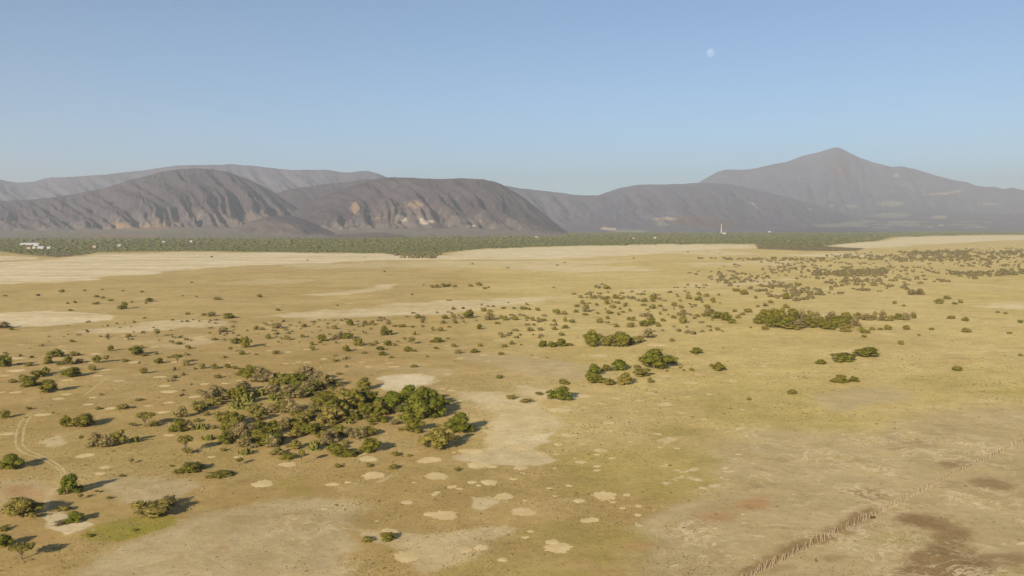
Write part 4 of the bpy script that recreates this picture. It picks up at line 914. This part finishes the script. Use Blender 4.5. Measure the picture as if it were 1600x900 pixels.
# ------------------------------------------------------------------ FENCE of crooked stakes
s = NT('weathered_wood'); s.color(s.mix(s.noise(6, 5, 0.7), (0.24, 0.175, 0.105), (0.40, 0.31, 0.19))); M_WOOD = s.m
def stake(seed):
    r_ = random.Random(seed); bm = bmesh.new(); p = Vector((0, 0, -0.12)); q = 0.054
    for k in range(3):
        e = p + Vector((r_.uniform(-.07, .07), r_.uniform(-.07, .07), 0.38)); tube(bm, p, e, q, q * 0.88, 6); p = e; q *= 0.88
    return bm_mesh('stake', bm, M_WOOD)
STAKES = [stake(k) for k in range(6)]
fp = catmull([gpt(u, v) for u, v in [(1150, 912), (1190, 893), (1240, 868), (1300, 838), (1365, 807), (1420, 779), (1480, 748), (1540, 719), (1595, 692), (1640, 671)]], 40)
FENCE = link(bpy.data.objects.new('stake_fence', None)); FENCE.location = (fp[0][0], fp[0][1], 0)
tag(FENCE, 'fence of crooked pale wooden stakes crossing the lower right corner', 'fence')
acc = 0; nxt = 0; rf = random.Random(5); tops = []
for k in range(len(fp) - 1):
    seg = np.linalg.norm(fp[k + 1] - fp[k])
    while nxt <= acc + seg:
        p = fp[k] + (fp[k + 1] - fp[k]) * (nxt - acc) / seg
        o = obj('stake', STAKES[rf.randrange(6)], FENCE)
        hgt = rf.uniform(0.95, 1.55)
        o.location = (p[0] - fp[0][0] + rf.gauss(0, .10), p[1] - fp[0][1] + rf.gauss(0, .10), 0); o.scale = (rf.uniform(.8, 1.4), rf.uniform(.8, 1.4), hgt)
        o.rotation_euler = (rf.gauss(0, .13), rf.gauss(0, .22), rf.uniform(0, 6.28))
        tops.append((p[0] - fp[0][0], p[1] - fp[0][1]))
        nxt += rf.choice([0.5, 0.6, 0.75, 0.9, 1.6])
    acc += seg
bm = bmesh.new()
for z in (0.45, 0.85):
    for a, b in zip(tops[:-1], tops[1:]): tube(bm, (a[0], a[1], z + rf.uniform(-.03, .03)), (b[0], b[1], z + rf.uniform(-.03, .03)), 0.006, 0.006, 3)
s = NT('rusty_wire', 0.6); s.color((0.16, 0.11, 0.08)); obj('wire', bm_mesh('wire', bm, s.m), FENCE)
x, y = gpt(1364, 810)
s = NT('dark_scrub'); s.color(s.mix(s.noise(5, 4), (0.035, 0.025, 0.016), (0.07, 0.05, 0.03)))
o = obj('tussock', lobes_crown(555, [(0, 0, .3, .4, .4, .3), (.3, .05, .3, .3, .3, .26), (-.3, 0, .25, .28, .28, .25)], 160, .07, s.m)); o.location = (x, y, 0); o.scale = (0.95, 0.7, 0.75)
tag(o, 'small black tussock at the foot of the stake fence', 'tussock')

# ------------------------------------------------------------------ far tower and buildings
s = NT('white_wall', 0.7); s.color(s.mix(s.noise(0.8, 4), (0.36, 0.32, 0.27), (0.44, 0.40, 0.34))); M_WHITE = s.m
s = NT('red_paint', 0.6); s.color((0.50, 0.20, 0.13)); M_RED = s.m
s = NT('tin_roof', 0.5); s.color(s.mix(s.noise(0.5, 4), (0.36, 0.37, 0.38), (0.46, 0.46, 0.46))); M_TIN = s.m
s = NT('clay_roof', 0.8); s.color((0.38, 0.20, 0.13)); M_CLAY = s.m
s = NT('dark_glass', 0.3); s.color((0.04, 0.045, 0.05)); M_DARK = s.m
def frustum(name, r0, r1, z0, z1, mat, parent, n=16):
    bm = bmesh.new(); tube(bm, (0, 0, z0), (0, 0, z1), r0, r1, n); return obj(name, bm_mesh(name, bm, mat), parent)
tx, ty = gpt(1127, 364.5); ty0 = ty
TW = link(bpy.data.objects.new('tower', None)); TW.location = (tx, ty, 0); TW.scale = (1, 1, 1)
tag(TW, 'tall slender white tower rising from the far woodland', 'tower')
zz = 0
for k in range(5):
    r0, r1 = 3.9 - 0.4 * k, 3.9 - 0.4 * (k + 1)
    frustum('shaft' if k % 2 == 0 else 'red_band', r0, r1, zz, zz + (14 if k % 2 == 0 else 5), M_WHITE if k % 2 == 0 else M_RED, TW); zz += (14 if k % 2 == 0 else 5)
frustum('cap', 2.6, 2.2, zz, zz + 2.5, M_TIN, TW)
def box(bm, x0, x1, y0, y1, z0, z1):
    v = [bm.verts.new(p) for p in [(x0, y0, z0), (x1, y0, z0), (x1, y1, z0), (x0, y1, z0), (x0, y0, z1), (x1, y0, z1), (x1, y1, z1), (x0, y1, z1)]]
    for f in [(3, 2, 1, 0), (4, 5, 6, 7), (0, 1, 5, 4), (1, 2, 6, 5), (2, 3, 7, 6), (3, 0, 4, 7)]: bm.faces.new([v[q] for q in f])
def house(u, v, wpx, hpx, roofm, label, cat='house', name='house', rz=0.0):
    x, y = gpt(u, v); k = math.hypot(y, CAM_H) / F; w = max(7, wpx * k); h = max(3.2, hpx * k * 0.75); d = min(w, 16)
    H = link(bpy.data.objects.new(name, None)); H.location = (x, y, 0); H.rotation_euler = (0, 0, rz); tag(H, label, cat)
    bm = bmesh.new(); box(bm, -w / 2, w / 2, -d / 2, d / 2, -0.3, h); obj('wall', bm_mesh('wall', bm, M_WHITE), H)
    bm = bmesh.new(); e = 0.5; rh = min(d * 0.25, 3.0)
    A_ = [bm.verts.new(p) for p in [(-w / 2 - e, -d / 2 - e, h + .02), (w / 2 + e, -d / 2 - e, h + .02), (w / 2 + e, d / 2 + e, h + .02), (-w / 2 - e, d / 2 + e, h + .02), (-w / 2 - e, 0, h + rh), (w / 2 + e, 0, h + rh)]]
    for f in [(0, 1, 5, 4), (2, 3, 4, 5), (0, 4, 3), (1, 2, 5), (3, 2, 1, 0)]: bm.faces.new([A_[q] for q in f])
    obj('roof', bm_mesh('roof', bm, roofm), H)
    n = max(2, min(6, int(w / 5)))
    bm = bmesh.new(); box(bm, -0.6, 0.6, -d / 2 - 0.05, -d / 2 + 0.05, 0, 2.1); obj('door', bm_mesh('door', bm, M_DARK), H)
    for q in range(n):
        cx = -w / 2 + (q + 0.5) * w / n
        if abs(cx) < 1.5: continue
        bm = bmesh.new(); box(bm, cx - .6, cx + .6, -d / 2 - .04, -d / 2 + .06, 1.1, 2.2); obj('window', bm_mesh('window', bm, M_DARK), H)
HS = [(46, 383, 25, 2.4, M_TIN, 'long white roofed shed at the far left edge of the woodland', 'shed', 'shed'), (58, 384.5, 8, 3, M_TIN, 'short white shed at the right end of the long shed', 'shed', 'shed'),
      (46, 389, 4, 2, M_CLAY, 'leftmost of the small pale houses below the long shed'), (54, 389, 4, 2.4, M_TIN, 'second small pale house below the long shed'), (65, 389, 9, 2, M_TIN, 'low long pale house below the right end of the long shed'), (77, 389, 4.5, 3.4, M_TIN, 'bright white cube house right of the low long house'),
      (148, 387, 3.4, 2.4, M_CLAY, 'lone pale house among trees below the left mountain'), (187, 385, 3, 2.2, M_TIN, 'tiny white house left of the dark tree clump'), (256, 379.5, 4, 2.4, M_TIN, 'white house in front of the tan hillside patch'), (299, 379, 3, 3, M_TIN, 'upright white house right of the dark tree clump'),
      (838, 371.5, 4, 2, M_CLAY, 'pale house in the woodland below the centre mountain'), (1023, 373, 3.5, 2.4, M_TIN, 'white house at the back of the woodland right of centre'), (990, 373, 3, 2, M_CLAY, 'small tan house near the middle of the far tree line'), (1131, 366, 5, 2.6, M_TIN, 'low white building at the foot of the white tower'),
      (1202, 363, 3, 2, M_TIN, 'white house right of the tower at the tree line'), (1518, 357, 3.4, 2.2, M_TIN, 'left of two white houses under the right shoulder of the peak'), (1534, 357, 2.6, 1.8, M_TIN, 'right of two white houses under the right shoulder of the peak')]
for a in HS: house(*a)

# ------------------------------------------------------------------ moon, thin cloud, haze
d = ray(1110, 82); d = d / np.linalg.norm(d); D = 60000.0
bm = bmesh.new(); bmesh.ops.create_icosphere(bm, subdivisions=4, radius=6.6 / F * D)
for f in bm.faces: f.smooth = True
m_ = bpy.data.materials.new('moon_rock'); m_.use_nodes = True; t = m_.node_tree; t.nodes.remove(t.nodes['Principled BSDF'])
out = t.nodes['Material Output']; ad = t.nodes.new('ShaderNodeAddShader'); df = t.nodes.new('ShaderNodeBsdfDiffuse'); tr = t.nodes.new('ShaderNodeBsdfTransparent')
nz = t.nodes.new('ShaderNodeTexNoise'); nz.inputs['Scale'].default_value = 0.006; nz.inputs['Detail'].default_value = 3
cr_ = t.nodes.new('ShaderNodeValToRGB'); cr_.color_ramp.elements[0].position = 0.4; cr_.color_ramp.elements[1].position = 0.62
cr_.color_ramp.elements[0].color = (0.030, 0.029, 0.026, 1); cr_.color_ramp.elements[1].color = (0.058, 0.055, 0.048, 1)
tc = t.nodes.new('ShaderNodeTexCoord'); t.links.new(tc.outputs['Object'], nz.inputs['Vector']); t.links.new(nz.outputs['Fac'], cr_.inputs[0])
t.links.new(cr_.outputs[0], df.inputs[0]); t.links.new(df.outputs[0], ad.inputs[0]); t.links.new(tr.outputs[0], ad.inputs[1]); t.links.new(ad.outputs[0], out.inputs[0])
MOON = obj('moon', bm_mesh('moon', bm, m_)); MOON.location = (d[0] * D, d[1] * D, CAM_H + d[2] * D); tag(MOON, 'pale day moon in the blue sky left of the peak', 'moon')

bm = bmesh.new(); box(bm, -24500, 24500, -24500, 24500, -12, 1300)
hm = bpy.data.materials.new('haze'); hm.use_nodes = True; t = hm.node_tree; t.nodes.remove(t.nodes['Principled BSDF'])
pv = t.nodes.new('ShaderNodeVolumePrincipled'); pv.inputs['Color'].default_value = (0.645, 0.69, 0.745, 1); pv.inputs['Density'].default_value = 8.0e-5; pv.inputs['Anisotropy'].default_value = 0.16
t.links.new(pv.outputs[0], t.nodes['Material Output'].inputs['Volume'])
HZ = obj('haze', bm_mesh('haze', bm, hm)); tag(HZ, 'thin blue grey haze filling the air over the plain', kind='stuff')
